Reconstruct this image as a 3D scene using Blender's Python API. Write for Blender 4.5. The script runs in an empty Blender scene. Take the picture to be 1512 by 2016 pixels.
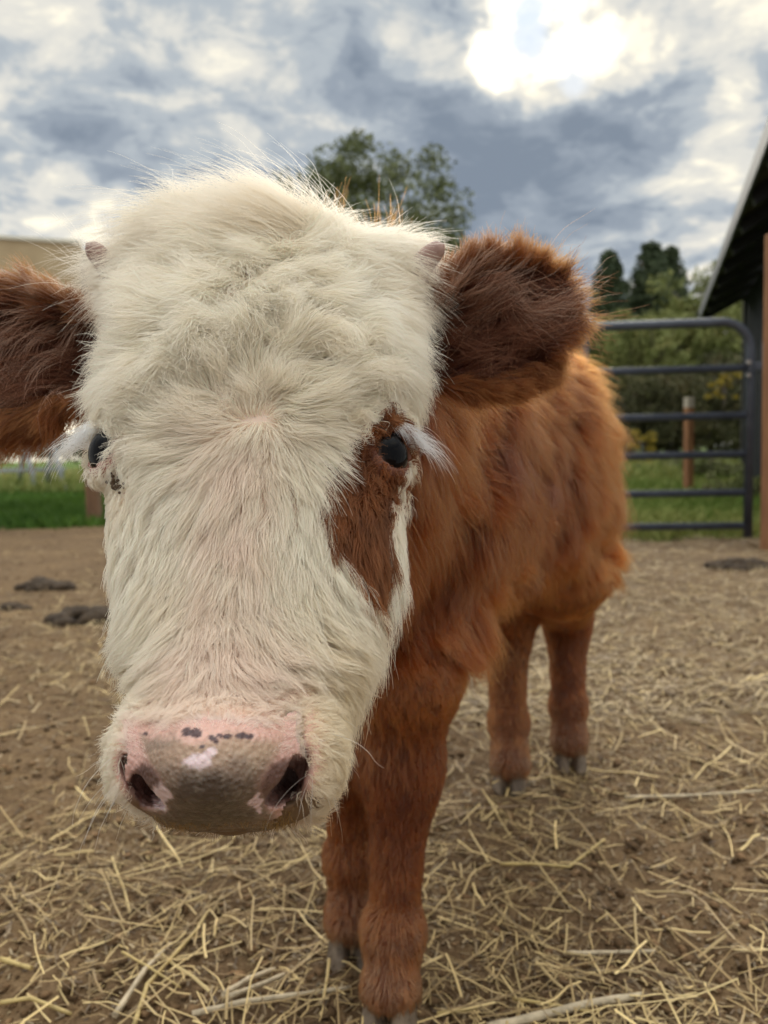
import bpy, math, random, time
import numpy as np
from mathutils import Vector, Matrix
T0 = time.time()
R = math.radians
rng = np.random.default_rng(7)
random.seed(7)
sc = bpy.context.scene
C = sc.collection

# ------------------------------------------------------------------ camera
CAM_H = 0.58
PITCH, ROLL = R(4.35), R(1.25)
FPX, CX, CY = 1514.0, 756.0, 1008.0
cam_d = bpy.data.cameras.new('camera')
cam = bpy.data.objects.new('camera', cam_d); C.objects.link(cam)
cam_d.sensor_fit = 'VERTICAL'; cam_d.sensor_height = 36.0; cam_d.lens = 36.0 * FPX / 2016.0
cam_d.clip_start = 0.02; cam_d.clip_end = 2000
cam.matrix_world = Matrix.Translation((0, 0, CAM_H)) @ Matrix.Rotation(R(90) - PITCH, 4, 'X') @ Matrix.Rotation(-ROLL, 4, 'Z')
cam_d.dof.use_dof = True; cam_d.dof.focus_distance = 0.43; cam_d.dof.aperture_fstop = 8.5
sc.camera = cam
_M = np.array(cam.matrix_world)
CR, CU, CF = _M[:3, 0], _M[:3, 1], -_M[:3, 2]        # camera right, up, forward in the world
CO = _M[:3, 3]

def U(px, py, d):
    """world point seen at photo pixel (px,py) at depth d metres"""
    return CO + CR * ((px - CX) / FPX * d) + CU * ((CY - py) / FPX * d) + CF * d
def proj(P):
    q = np.asarray(P) - CO
    d = q @ CF
    return CX + FPX * (q @ CR) / d, CY - FPX * (q @ CU) / d, d
def cam2world(v):
    v = np.asarray(v, float)
    return CO + CR * v[0] + CF * v[1] + CU * v[2]
def camdir(v):
    v = np.asarray(v, float)
    w = CR * v[0] + CF * v[1] + CU * v[2]
    return w / np.linalg.norm(w)
def ray_dir(px, py):
    w = U(px, py, 1.0) - CO
    return w / np.linalg.norm(w)

# ------------------------------------------------------------------ render settings
sc.render.engine = 'CYCLES'
sc.view_settings.view_transform = 'Standard'; sc.view_settings.look = 'None'
sc.view_settings.gamma = 1.0; sc.view_settings.use_curve_mapping = False
sc.view_settings.exposure = 1.43
sc.cycles.max_bounces = 8; sc.cycles.diffuse_bounces = 3; sc.cycles.glossy_bounces = 5
sc.cycles.transmission_bounces = 6; sc.cycles.transparent_max_bounces = 6
sc.cycles.use_denoising = True
sc.cycles.sample_clamp_indirect = 6.0
try:
    sc.cycles_curves.subdivisions = 2
except Exception: pass

# ------------------------------------------------------------------ world : cloudy sky
SUN_PX = (1105, 70)
SD = ray_dir(*SUN_PX)
SUN_EL = math.asin(SD[2]); SUN_AZ = math.atan2(SD[0], SD[1])
world = bpy.data.worlds.new('World'); sc.world = world; world.use_nodes = True
wt = world.node_tree; wt.nodes.clear()
class NT:
    """tiny helper to write node graphs"""
    def __init__(s, t): s.t = t
    def n(s, typ, **kw):
        nd = s.t.nodes.new(typ)
        for k, v in kw.items():
            if k == 'ins':
                for i, x in v.items():
                    s.set(nd.inputs[i], x)
            else: setattr(nd, k, v)
        return nd
    def set(s, sock, x):
        if isinstance(x, bpy.types.NodeSocket): s.t.links.new(x, sock)
        else: sock.default_value = x
    def math(s, op, a, b=None, clamp=False):
        nd = s.n('ShaderNodeMath', operation=op, use_clamp=clamp)
        s.set(nd.inputs[0], a)
        if b is not None: s.set(nd.inputs[1], b)
        return nd.outputs[0]
    def vmath(s, op, a, b=None, out=0):
        nd = s.n('ShaderNodeVectorMath', operation=op)
        s.set(nd.inputs[0], a)
        if b is not None: s.set(nd.inputs[3 if op == 'SCALE' else 1], b)
        return nd.outputs[out]
    def noise(s, vec, scale, detail=4, rough=.5, dist=0, out=0):
        nd = s.n('ShaderNodeTexNoise')
        if vec is not None: s.set(nd.inputs['Vector'], vec)
        nd.inputs['Scale'].default_value = scale; nd.inputs['Detail'].default_value = detail
        nd.inputs['Roughness'].default_value = rough; nd.inputs['Distortion'].default_value = dist
        return nd.outputs[out]
    def ramp(s, fac, stops, interp='EASE'):
        nd = s.n('ShaderNodeValToRGB'); cr = nd.color_ramp; cr.interpolation = interp
        while len(cr.elements) > 1: cr.elements.remove(cr.elements[-1])
        cr.elements[0].position = stops[0][0]; cr.elements[0].color = (*stops[0][1], 1)
        for p, c in stops[1:]:
            e = cr.elements.new(p); e.color = (*c, 1)
        s.set(nd.inputs[0], fac); return nd.outputs[0]
    def mix(s, fac, a, b, typ='MIX'):
        nd = s.n('ShaderNodeMix', data_type='RGBA', blend_type=typ)
        s.set(nd.inputs[0], fac)
        for i, x in ((6, a), (7, b)):
            s.set(nd.inputs[i], x if isinstance(x, bpy.types.NodeSocket) else (*x, 1) if len(x) == 3 else x)
        return nd.outputs[2]
    def rng(s, v, a, b, c=0., d=1., smooth=True):
        nd = s.n('ShaderNodeMapRange', interpolation_type='SMOOTHSTEP' if smooth else 'LINEAR')
        for i, x in enumerate((v, a, b, c, d)): s.set(nd.inputs[i], x)
        return nd.outputs[0]

w = NT(wt)
sky = w.n('ShaderNodeTexSky', sky_type='NISHITA', sun_disc=False)
sky.sun_elevation = SUN_EL; sky.sun_rotation = SUN_AZ; sky.air_density = 1.2; sky.dust_density = 2.0
tc = w.n('ShaderNodeTexCoord').outputs['Generated']
sep = w.n('ShaderNodeSeparateXYZ', ins={0: tc})
zc = w.math('ADD', w.math('MAXIMUM', sep.outputs[2], 0.0), 0.16)
plane = w.n('ShaderNodeCombineXYZ', ins={0: w.math('DIVIDE', sep.outputs[0], zc), 1: w.math('DIVIDE', sep.outputs[1], zc), 2: 0.0}).outputs[0]
warp = w.vmath('SCALE', w.vmath('SUBTRACT', w.noise(tc, 5.0, 5, .6, out=1), (0.5, 0.5, 0.5)), 0.22)
wdir = w.vmath('NORMALIZE', w.vmath('ADD', tc, warp))
wdir2 = w.vmath('NORMALIZE', w.vmath('ADD', tc, w.vmath('SCALE', w.vmath('SUBTRACT', w.noise(tc, 22.0, 4, .6, out=1), (0.5, 0.5, 0.5)), 0.05)))
def blob(px, py, rad_px, amp, core=0.0, wdir=wdir):
    """a cloud bank (dark) or a thin bright place (light) in one direction of the sky"""
    d = ray_dir(px, py)
    dot = w.vmath('DOT_PRODUCT', wdir, tuple(d), out=1)
    a = math.cos(math.atan(rad_px / FPX)); b = math.cos(math.atan(core * rad_px / FPX))
    return w.rng(dot, a, b, 0.0, amp)
base = w.noise(plane, 1.7, 9, .60, .25)
fine = w.noise(plane, 5.5, 7, .62, .4)
v = w.math('ADD', w.math('MULTIPLY', base, 0.85), w.math('MULTIPLY', fine, 0.90))
v = w.math('SUBTRACT', v, 0.30)
for b in [(90, 60, 420, .05), (400, 150, 300, .06), (560, 130, 190, .10), (840, 130, 170, -.14), (640, 210, 200, -.10), (350, 330, 300, -.13),
          (60, 350, 260, -.13), (1050, 330, 330, -.12), (1000, 420, 320, -.05), (1350, 400, 300, -.04), (1330, 330, 130, .02), (1420, 200, 220, .02),
          (120, 425, 90, .18), (215, 455, 70, .22), (20, 385, 60, .14), (1000, 60, 260, .14),
          (1150, 112, 150, .24, .1), (985, 110, 80, .12), (1210, 130, 80, .14), (760, 300, 700, -.06), (1440, 165, 60, .12), (40, 820, 170, .45), (1150, 240, 180, -.02), (955, 290, 110, -.2)]:
    v = w.math('ADD', v, blob(*b))
cloud = w.ramp(v, [(0.20, (.165, .20, .25)), (0.38, (.235, .272, .32)), (0.50, (.345, .38, .41)), (0.64, (.56, .55, .51)), (0.80, (.84, .78, .63)), (1.0, (1.2, 1.08, .84))])
glow = blob(*SUN_PX, 120, .9, .0)
cloud = w.mix(1.0, cloud, w.mix(w.math('MULTIPLY', glow, w.rng(v, .5, .95)), (0, 0, 0), (2.2, 1.9, 1.3)), 'ADD')
# overcast brightening overhead, added above the view and strengthened to light the face
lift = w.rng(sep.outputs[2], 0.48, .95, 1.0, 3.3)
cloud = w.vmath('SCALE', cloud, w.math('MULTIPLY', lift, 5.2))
thin = w.math('ADD', blob(1043, 80, 46, .9, .2, wdir2), w.math('ADD', blob(1046, 8, 34, .9, .3, wdir2), blob(1135, 158, 34, .6, .2, wdir2)), clamp=True)
bluesky = w.mix(.8, w.vmath('SCALE', sky.outputs[0], 0.3), (1.0, 1.9, 3.0))
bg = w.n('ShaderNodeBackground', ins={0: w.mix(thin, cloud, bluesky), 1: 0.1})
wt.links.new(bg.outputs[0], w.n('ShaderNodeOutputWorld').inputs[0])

sun_d = bpy.data.lights.new('sun', 'SUN'); sun = bpy.data.objects.new('sun', sun_d); C.objects.link(sun)
sun_d.energy = 0.8; sun_d.angle = R(25); sun_d.color = (1.0, 0.93, 0.8)
sun.rotation_euler = Vector(SD).to_track_quat('Z', 'Y').to_euler()

# ------------------------------------------------------------------ helpers
def tag(o, label=None, cat=None, group=None, kind=None):
    if label: o['label'] = label
    if cat: o['category'] = cat
    if group: o['group'] = group
    if kind: o['kind'] = kind
    return o
def empty(name, loc, rz=0.0):
    o = bpy.data.objects.new(name, None); C.objects.link(o); o.location = loc; o.rotation_euler = (0, 0, rz); o.empty_display_size = .1
    return o
def wmat(o):
    m = o.matrix_basis.copy()
    return m if o.parent is None else wmat(o.parent) @ o.matrix_parent_inverse @ m
def link(name, me, parent=None, world_coords=True):
    o = bpy.data.objects.new(name, me); C.objects.link(o)
    if parent is not None:
        o.parent = parent
        if world_coords: o.matrix_parent_inverse = wmat(parent).inverted()
    return o
def mesh_np(name, V, F, mat=None, smooth=True, col=None):
    me = bpy.data.meshes.new(name)
    V = np.asarray(V, np.float32); F = np.asarray(F, np.int32)
    k = F.shape[1]
    me.vertices.add(len(V)); me.vertices.foreach_set('co', V.ravel())
    me.loops.add(F.size); me.loops.foreach_set('vertex_index', F.ravel())
    me.polygons.add(len(F))
    me.polygons.foreach_set('loop_start', np.arange(len(F), dtype=np.int32) * k)
    me.polygons.foreach_set('loop_total', np.full(len(F), k, np.int32))
    me.update(calc_edges=True); me.validate()
    me.polygons.foreach_set('use_smooth', np.full(len(me.polygons), smooth))
    if mat: me.materials.append(mat)
    if col is not None:
        a = me.color_attributes.new('tint', 'FLOAT_COLOR', 'POINT')
        c4 = np.ones((len(V), 4), np.float32); c4[:, :3] = col
        a.data.foreach_set('color', c4.ravel())
    return me
class MB:
    """collects primitives into one mesh"""
    def __init__(s): s.V = []; s.F = []
    def add(s, V, F):
        n = len(s.V); s.V += [tuple(map(float, v)) for v in V]; s.F += [tuple(n + i for i in f) for f in F]
    def box(s, c, size, M=None):
        hx, hy, hz = (x / 2 for x in size)
        V = [(x, y, z) for x in (-hx, hx) for y in (-hy, hy) for z in (-hz, hz)]
        if M is not None: V = [tuple(M @ Vector(v)) for v in V]
        V = [(v[0] + c[0], v[1] + c[1], v[2] + c[2]) for v in V]
        s.add(V, [(0, 1, 3, 2), (4, 6, 7, 5), (0, 4, 5, 1), (2, 3, 7, 6), (0, 2, 6, 4), (1, 5, 7, 3)])
    def tube(s, pts, r, n=12, cap=True):
        pts = [Vector(p) for p in pts]
        rs = r if hasattr(r, '__len__') else [r] * len(pts)
        up = Vector((0, 0, 1)); V = []; F = []
        prev = None
        for i, p in enumerate(pts):
            d = (pts[min(i + 1, len(pts) - 1)] - pts[max(i - 1, 0)]).normalized()
            if prev is None:
                a = d.cross(up if abs(d.z) < .9 else Vector((1, 0, 0))).normalized()
            else:
                a = (prev - d * prev.dot(d)).normalized()
            prev = a; b = d.cross(a)
            for k in range(n):
                t = 2 * math.pi * k / n
                V.append(p + (a * math.cos(t) + b * math.sin(t)) * rs[i])
        for i in range(len(pts) - 1):
            for k in range(n):
                F.append((i * n + k, i * n + (k + 1) % n, (i + 1) * n + (k + 1) % n, (i + 1) * n + k))
        if cap:
            F.append(tuple(range(n))[::-1]); F.append(tuple((len(pts) - 1) * n + k for k in range(n)))
        s.add(V, F)
    def build(s, name, mat, parent=None, smooth=False, bevel=0, world_coords=False):
        me = bpy.data.meshes.new(name); me.from_pydata(s.V, [], s.F); me.update()
        if smooth:
            for p in me.polygons: p.use_smooth = len(p.vertices) <= 4
        me.materials.append(mat)
        o = link(name, me, parent, world_coords)
        if bevel:
            m = o.modifiers.new('bevel', 'BEVEL'); m.width = bevel; m.segments = 2; m.limit_method = 'ANGLE'
        return o

def hash3(i, j, k, s=0):
    h = (i.astype(np.int64) * 73856093) ^ (j.astype(np.int64) * 19349663) ^ (k.astype(np.int64) * 83492791) ^ (s * 2654435)
    h = (h ^ (h >> 13)) * 1274126177 & 0x7fffffff
    h = (h ^ (h >> 11)) * 668265263 & 0x7fffffff
    return ((h >> 5) & 0xfffff) / float(0xfffff)
def vnoise(P, freq, s=0):
    """smooth value noise in 0..1"""
    q = np.asarray(P, float) * freq; i = np.floor(q); f = q - i; f = f * f * (3 - 2 * f); i = i.astype(np.int64)
    out = 0
    for a in (0, 1):
        for b in (0, 1):
            for c in (0, 1):
                wgt = (f[:, 0] if a else 1 - f[:, 0]) * (f[:, 1] if b else 1 - f[:, 1]) * (f[:, 2] if c else 1 - f[:, 2])
                out = out + wgt * hash3(i[:, 0] + a, i[:, 1] + b, i[:, 2] + c, s)
    return out
def vnoise3(P, freq, s=0):
    return np.stack([vnoise(P, freq, s + k) for k in range(3)], 1) * 2 - 1
def fbm(P, freq, s=0, o=4):
    r = 0; a = .5; t = 0
    for k in range(o):
        r = r + a * vnoise(P, freq * 2 ** k, s + 11 * k); t += a; a *= .5
    return r / t
def norm(v): return v / (np.linalg.norm(v, axis=-1, keepdims=True) + 1e-12)
def sstep(x, a, b):
    t = np.clip((x - a) / (b - a), 0, 1); return t * t * (3 - 2 * t)

# ------------------------------------------------------------------ materials
def mat_new(name):
    m = bpy.data.materials.new(name); m.use_nodes = True
    t = m.node_tree; t.nodes.clear(); g = NT(t)
    out = g.n('ShaderNodeOutputMaterial'); b = g.n('ShaderNodeBsdfPrincipled')
    t.links.new(b.outputs[0], out.inputs[0])
    return m, g, b
def simple_mat(name, col, rough=.6, metal=0., var=.25, scale=8., bump=.0, bscale=60., spec=.5, stretch=None, col2=None):
    m, g, b = mat_new(name)
    co = g.n('ShaderNodeTexCoord').outputs['Object']
    if stretch: co = g.vmath('MULTIPLY', co, stretch)
    nz = g.noise(co, scale, 6, .6)
    c2 = col2 or tuple(c * (1 - var) for c in col)
    g.set(b.inputs['Base Color'], g.ramp(nz, [(.3, c2), (.7, col)]))
    b.inputs['Roughness'].default_value = rough; b.inputs['Metallic'].default_value = metal
    b.inputs['Specular IOR Level'].default_value = spec
    if bump:
        bn = g.n('ShaderNodeBump'); bn.inputs['Strength'].default_value = bump; bn.inputs['Distance'].default_value = .01
        g.set(bn.inputs['Height'], g.noise(co, bscale, 5, .6)); g.set(b.inputs['Normal'], bn.outputs[0])
    return m
def tint_mat(name, rough=.6, bump=0, bscale=300, bdist=.001, sss=0, spec=.5, coat=0, coat_rough=.2):
    m, g, b = mat_new(name)
    at = g.n('ShaderNodeAttribute', attribute_name='tint')
    g.set(b.inputs['Base Color'], at.outputs['Color'])
    b.inputs['Roughness'].default_value = rough; b.inputs['Specular IOR Level'].default_value = spec
    if coat: b.inputs['Coat Weight'].default_value = coat; b.inputs['Coat Roughness'].default_value = coat_rough
    if sss:
        b.inputs['Subsurface Weight'].default_value = sss; b.inputs['Subsurface Scale'].default_value = .004
        b.inputs['Subsurface Radius'].default_value = (1, .35, .2)
    if bump:
        co = g.n('ShaderNodeTexCoord').outputs['Object']
        bn = g.n('ShaderNodeBump'); bn.inputs['Strength'].default_value = bump; bn.inputs['Distance'].default_value = bdist
        g.set(bn.inputs['Height'], g.noise(co, bscale, 3, .6)); g.set(b.inputs['Normal'], bn.outputs[0])
    return m
def hair_mat(name, rough=.35, radial=.6, soft=0):
    m = bpy.data.materials.new(name); m.use_nodes = True
    t = m.node_tree; t.nodes.clear(); g = NT(t)
    h = g.n('ShaderNodeBsdfHairPrincipled'); h.model = 'CHIANG'; h.parametrization = 'COLOR'
    at = g.n('ShaderNodeAttribute', attribute_name='tint')
    g.set(h.inputs['Color'], at.outputs['Color'])
    h.inputs['Roughness'].default_value = rough; h.inputs['Radial Roughness'].default_value = radial
    h.inputs['Random Roughness'].default_value = .1
    sh = h.outputs[0]
    if soft:      # pale hair passes light on many times over; a diffuse share stands for that
        df = g.n('ShaderNodeBsdfDiffuse'); tl = g.n('ShaderNodeBsdfTranslucent')
        for x in (df, tl): g.set(x.inputs[0], at.outputs['Color'])
        m1 = g.n('ShaderNodeMixShader', ins={0: .35, 1: df.outputs[0], 2: tl.outputs[0]})
        m2 = g.n('ShaderNodeMixShader', ins={0: soft, 1: sh, 2: m1.outputs[0]}); sh = m2.outputs[0]
    t.links.new(sh, g.n('ShaderNodeOutputMaterial').inputs[0])
    return m
M_HAIR = hair_mat('hair')
M_SKIN = tint_mat('skin', .55, .3, 400, .0006, .15, .35)
M_NOSE = tint_mat('nose_skin', .40, .0, sss=.2, spec=.5)
g = NT(M_NOSE.node_tree); co = g.n('ShaderNodeTexCoord').outputs['Object']
vo = g.n('ShaderNodeTexVoronoi', feature='SMOOTH_F1'); g.set(vo.inputs['Vector'], co); vo.inputs['Scale'].default_value = 430
bn = g.n('ShaderNodeBump', invert=True); bn.inputs['Strength'].default_value = .9; bn.inputs['Distance'].default_value = .0014
g.set(bn.inputs['Height'], g.math('ADD', vo.outputs['Distance'], g.math('MULTIPLY', g.noise(co, 1500, 2, .6), .25)))
M_NOSE.node_tree.links.new(bn.outputs[0], [n for n in M_NOSE.node_tree.nodes if n.type == 'BSDF_PRINCIPLED'][0].inputs['Normal'])

# ------------------------------------------------------------------ setting: ground
def ground_h(x, y):
    P = np.stack([x, y, np.zeros_like(x)], -1).reshape(-1, 3)
    near = np.exp(-np.maximum(np.hypot(P[:, 0], P[:, 1]) - 3, 0) / 3)
    h = (fbm(P, 1.6, 5, 3) - .5) * .03 + (fbm(P, 9, 6, 3) - .5) * .028 * near + (fbm(P, 42, 8, 3) - .5) * .016 * near
    return h.reshape(np.shape(x))
def grass_mask(x, y):
    """1 on grass, 0 on trodden dirt; the dirt yard ends at a wandering line"""
    P = np.stack([x, y, np.zeros_like(x)], -1).reshape(-1, 3)
    edge = 4.75 + np.where(P[:, 0] < 0, 1.9 * sstep(-P[:, 0], .3, 2.0), 0) + (fbm(P, .8, 3, 3) - .5) * .5 + (fbm(P, 4, 4, 2) - .5) * .35
    return sstep(P[:, 1] - edge, -.15, .25).reshape(np.shape(x))
# rows spaced closely near the camera and further apart to the horizon
yy = np.concatenate([np.arange(-3, .2, .2), np.arange(.2, 2.4, .011), 2.4 * 1.013 ** np.arange(0, 160), ])
yy = np.concatenate([yy, yy[-1] * 1.12 ** np.arange(1, 38)])
xs = np.linspace(-1, 1, 260); xs = np.sign(xs) * (np.abs(xs) ** 1.15)
X = np.zeros((len(yy), len(xs))); Y = np.zeros_like(X)
for i, y in enumerate(yy):
    X[i] = xs * (1.3 + max(y, 0) * .95 if y > 0 else 2.5); Y[i] = y
Z = ground_h(X, Y); Z[Y > 14] *= .3
g_mask = grass_mask(X, Y)
Gv = np.stack([X, Y, Z], -1).reshape(-1, 3); ny, nx = X.shape
idx = np.arange(ny * nx).reshape(ny, nx)
Gf = np.stack([idx[:-1, :-1], idx[:-1, 1:], idx[1:, 1:], idx[1:, :-1]], -1).reshape(-1, 4)
col = np.zeros((len(Gv), 3)); col[:, 0] = g_mask.ravel()
m, g, b = mat_new('dirt_and_turf')
co = g.n('ShaderNodeTexCoord').outputs['Object']
at = g.n('ShaderNodeAttribute', attribute_name='tint')
msk = g.n('ShaderNodeSeparateColor', ins={0: at.outputs['Color']}).outputs[0]
n1 = g.noise(co, 3.0, 8, .62); n2 = g.noise(co, 38, 6, .7); n3 = g.noise(co, 170, 4, .7)
dirt = g.ramp(g.math('ADD', g.math('MULTIPLY', n1, .45), g.math('MULTIPLY', n2, .55)), [(.3, (.035, .019, .009)), (.46, (.12, .068, .031)), (.60, (.22, .135, .062)), (.8, (.38, .265, .145))])
dirt = g.mix(.45, dirt, g.ramp(n3, [(.3, (.06, .036, .018)), (.7, (.27, .19, .11))]))
turf = g.ramp(g.noise(co, 1.1, 6, .6), [(.3, (.045, .085, .012)), (.55, (.09, .15, .02)), (.75, (.2, .21, .05))])
g.set(b.inputs['Base Color'], g.mix(msk, dirt, turf)); b.inputs['Roughness'].default_value = .95; b.inputs['Specular IOR Level'].default_value = .2
bn = g.n('ShaderNodeBump'); bn.inputs['Strength'].default_value = 1; bn.inputs['Distance'].default_value = .006
g.set(bn.inputs['Height'], g.math('ADD', g.math('MULTIPLY', n2, 1.2), g.math('MULTIPLY', n3, .5))); g.set(b.inputs['Normal'], bn.outputs[0])
M_GROUND = m
ground = link('ground', mesh_np('ground', Gv, Gf, M_GROUND, True, col)); tag(ground, kind='structure')

def ground_z(x, y): return ground_h(np.asarray(x, float), np.asarray(y, float))

# ------------------------------------------------------------------ straw litter
def straw_mesh(n, ymin, ymax, lmin, lmax, wd, seed, cols, ypow=1.0, xspread=.62, bendf=1., coverfn=None, rise=.004):
    r = np.random.default_rng(seed)
    y = ymin * (ymax / ymin) ** (r.random(n) ** ypow)
    x = (r.random(n) * 2 - 1) * xspread * (y + .35)
    if coverfn is not None:
        keep = r.random(n) < coverfn(x, y); x, y = x[keep], y[keep]; n = len(x)
    L = lmin * (lmax / lmin) ** r.random(n); a = r.random(n) * 2 * np.pi
    K = 4; t = np.linspace(-.5, .5, K)
    bend = r.normal(0, .07, n) * bendf
    ang = a[:, None] + bend[:, None] * t[None] * 2
    kink = (r.random(n) < .10) * r.normal(0, .5, n)
    ang[:, 2:] += kink[:, None]
    dx, dy = np.cos(ang) * L[:, None] / K, np.sin(ang) * L[:, None] / K
    px = x[:, None] + np.cumsum(dx, 1); py = y[:, None] + np.cumsum(dy, 1)
    tilt = r.normal(0, .12, n)
    pz = ground_h(px, py) + rise + tilt[:, None] * (t[None] * L[:, None]) + np.abs(r.normal(0, .004, n))[:, None] * (.3 + rise / .004 * .7)
    pz = np.maximum(pz, ground_h(px, py) - .002)
    w_ = wd * (0.55 + .9 * r.random(n))
    nxv, nyv = -np.sin(ang), np.cos(ang)
    V = np.zeros((n, K, 3, 3))
    roll = r.normal(0, .5, n)
    for k, (o, h) in enumerate(((-1, 0), (0, .75), (1, 0))):
        V[:, :, k, 0] = px + nxv * w_[:, None] * o; V[:, :, k, 1] = py + nyv * w_[:, None] * o
        V[:, :, k, 2] = pz + w_[:, None] * (h * .5 + o * roll[:, None] * .5)
    base = (np.arange(n) * K * 3)[:, None, None]
    fs = []
    for i in range(K - 1):
        for k in range(3):
            fs.append([i * 3 + k, i * 3 + (k + 1) % 3, (i + 1) * 3 + (k + 1) % 3, (i + 1) * 3 + k])
    F = base + np.array(fs)[None]
    ci = r.random(n) ** 1.3; c0, c1 = np.array(cols[0]), np.array(cols[1])
    cc = c0 + (c1 - c0) * ci[:, None]
    cc *= (1 + r.normal(0, .13, n))[:, None].clip(.5, 1.6)
    cv = np.repeat(cc, K * 3, 0)
    return V.reshape(-1, 3), F.reshape(-1, 4), cv
M_STRAW = tint_mat('straw', .55, .3, 200, .0006, 0, .4)
def cover(x, y):
    P = np.stack([x, y, x * 0], -1)
    c = .12 + .28 * sstep(x / (y + .3), -.02, .15) + .9 * sstep(fbm(P, 2.1, 21, 4), .40, .60)
    c *= 1 - .45 * (1 - sstep(y, .75, 1.2)) * sstep(.12 - x, 0, .2)
    c *= 1 + .9 * sstep(x / (y + .35), .0, .2) * sstep(y, 1.0, 1.8)
    c *= 1 - .55 * sstep(-x / (y + .35), .2, .5) * sstep(y, 1.3, 2.2)
    return np.clip(c * (1 - grass_mask(x, y) * .8), .04, 1)
dark, lite = (.15, .09, .04), (.70, .52, .23)
V1, F1, c1 = straw_mesh(30000, .34, 6.2, .015, .06, .0007, 1, (dark, lite), .9, coverfn=cover)
V2, F2, c2 = straw_mesh(5200, .34, 6.5, .05, .20, .0011, 2, ((.28, .185, .08), (.80, .61, .28)), .85, coverfn=cover, rise=.006)
V4, F4, c4_ = straw_mesh(22000, 1.6, 6.0, .03, .09, .0013, 14, ((.16, .10, .05), (.60, .46, .24)), 1.0, coverfn=lambda x, y: np.clip(cover(x, y) * (.35 + .65 * sstep(x / y, -.15, .15)), 0, 1), rise=.005)
V3, F3, c3 = straw_mesh(26000, .34, 4.5, .005, .02, .0011, 3, ((.10, .062, .034), (.42, .32, .18)), .75, coverfn=lambda x, y: np.clip(cover(x, y) + .3, 0, 1), rise=.001)
Vs = np.concatenate([V1, V2, V3, V4]); Fs = np.concatenate([F1, F2 + len(V1), F3 + len(V1) + len(V2), F4 + len(V1) + len(V2) + len(V3)])
straw = link('straw_litter', mesh_np('straw_litter', Vs, Fs, M_STRAW, False, np.concatenate([c1, c2, c3, c4_])))
tag(straw, 'scattered pale yellow straw and chaff strewn over the brown dirt', 'straw', kind='stuff')
# crumbs and small clods of earth
def clods(n, seed, ymin, ymax, rmin, rmax):
    r = np.random.default_rng(seed)
    bm_v = np.array([(0, 0, 1), (.9, 0, .3), (.28, .86, .25), (-.72, .53, .35), (-.72, -.53, .2), (.28, -.86, .3), (0, 0, -.4)])
    f = np.array([(0, 1, 2), (0, 2, 3), (0, 3, 4), (0, 4, 5), (0, 5, 1), (6, 2, 1), (6, 3, 2), (6, 4, 3), (6, 5, 4), (6, 1, 5)])
    y = ymin * (ymax / ymin) ** r.random(n); x = (r.random(n) * 2 - 1) * .62 * (y + .3)
    keep = grass_mask(x, y) < .5; x, y = x[keep], y[keep]; n = len(x)
    s = rmin * (rmax / rmin) ** (r.random(n) ** 2.2)
    a = r.random(n) * 6.28
    V = bm_v[None] * (1 + r.normal(0, .3, (n, 7, 1))) * s[:, None, None] * np.array([1, 1, .6])
    Vx = V[..., 0] * np.cos(a)[:, None] - V[..., 1] * np.sin(a)[:, None]; Vy = V[..., 0] * np.sin(a)[:, None] + V[..., 1] * np.cos(a)[:, None]
    V = np.stack([Vx + x[:, None], Vy + y[:, None], V[..., 2] + ground_h(x, y)[:, None]], -1)
    F = (np.arange(n) * 7)[:, None, None] + f[None]
    c = np.array((.17, .105, .055)) * (.45 + 1.0 * r.random((n, 1)))
    return V.reshape(-1, 3), F.reshape(-1, 3), np.repeat(c, 7, 0)
Vc, Fc, cc = clods(26000, 5, .35, 6.5, .0018, .011)
cl = link('earth_crumbs', mesh_np('earth_crumbs', Vc, Fc, tint_mat('earth', .95, .8, 90, .003, 0, .1), True, cc))
tag(cl, 'loose crumbs and small clods of trodden brown earth', 'soil', kind='stuff')

# ------------------------------------------------------------------ calf : implicit body surface
BASE = np.array((.12, 1.0, 0.0))
A_ = cam2world((-.084, .56, .17)); B_ = cam2world((-.0775, .40, -.14))
HL = norm(B_ - A_)                                    # down the face
HX = norm(CR - HL * (CR @ HL))                        # across the face
HF = np.cross(HL, HX); HF = HF if HF @ CF < 0 else -HF   # out of the face
def to_head(P):
    q = P - A_
    return q @ HX, q @ HL, q @ HF
def from_head(x, s, f): return A_ + HX * x + HL * s + HF * f
ST = np.array([  # s, half width, front, back
    (-.020, .010, .004, .006), (-.017, .050, .012, .026), (-.007, .062, .028, .044), (.006, .070, .039, .055), (.035, .080, .050, .066), (.052, .087, .056, .072), (.085, .093, .064, .082),
    (.117, .0955, .0655, .090), (.141, .095, .064, .094), (.184, .088, .0575, .094), (.23, .082, .0515, .085), (.273, .070, .0495, .070),
    (.300, .0590, .0515, .054), (.3200, .0535, .0560, .040), (.335, .0510, .0610, .028), (.348, .0500, .0630, .020), (.3580, .0475, .0600, .014), (.3660, .0400, .0520, .008), (.3705, .031, .044, .004), (.3730, .016, .022, .002), (.3740, .003, .003, .001)])
def head_raw(P):
    x, s, f = to_head(P)
    x = x - np.interp(s, [.10, .19, .24, .29, .335], [0, .003, .0065, .004, 0])
    sc_ = np.clip(s, ST[0, 0], ST[-1, 0])
    a = np.interp(sc_, ST[:, 0], ST[:, 1]); bf = np.interp(sc_, ST[:, 0], ST[:, 2]); bb = np.interp(sc_, ST[:, 0], ST[:, 3])
    n = 2.25 + .0 * sc_
    b = np.where(f > 0, bf, bb)
    q = ((np.abs(x) / a) ** n + (np.abs(f) / b) ** n + 1e-9) ** (1 / n)
    d = (q - 1) * np.minimum(a, b) * .92
    out = np.maximum(ST[0, 0] - s, s - ST[-1, 0])
    return np.where(out > 0, np.maximum(d, 0) + out, d)
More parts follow.
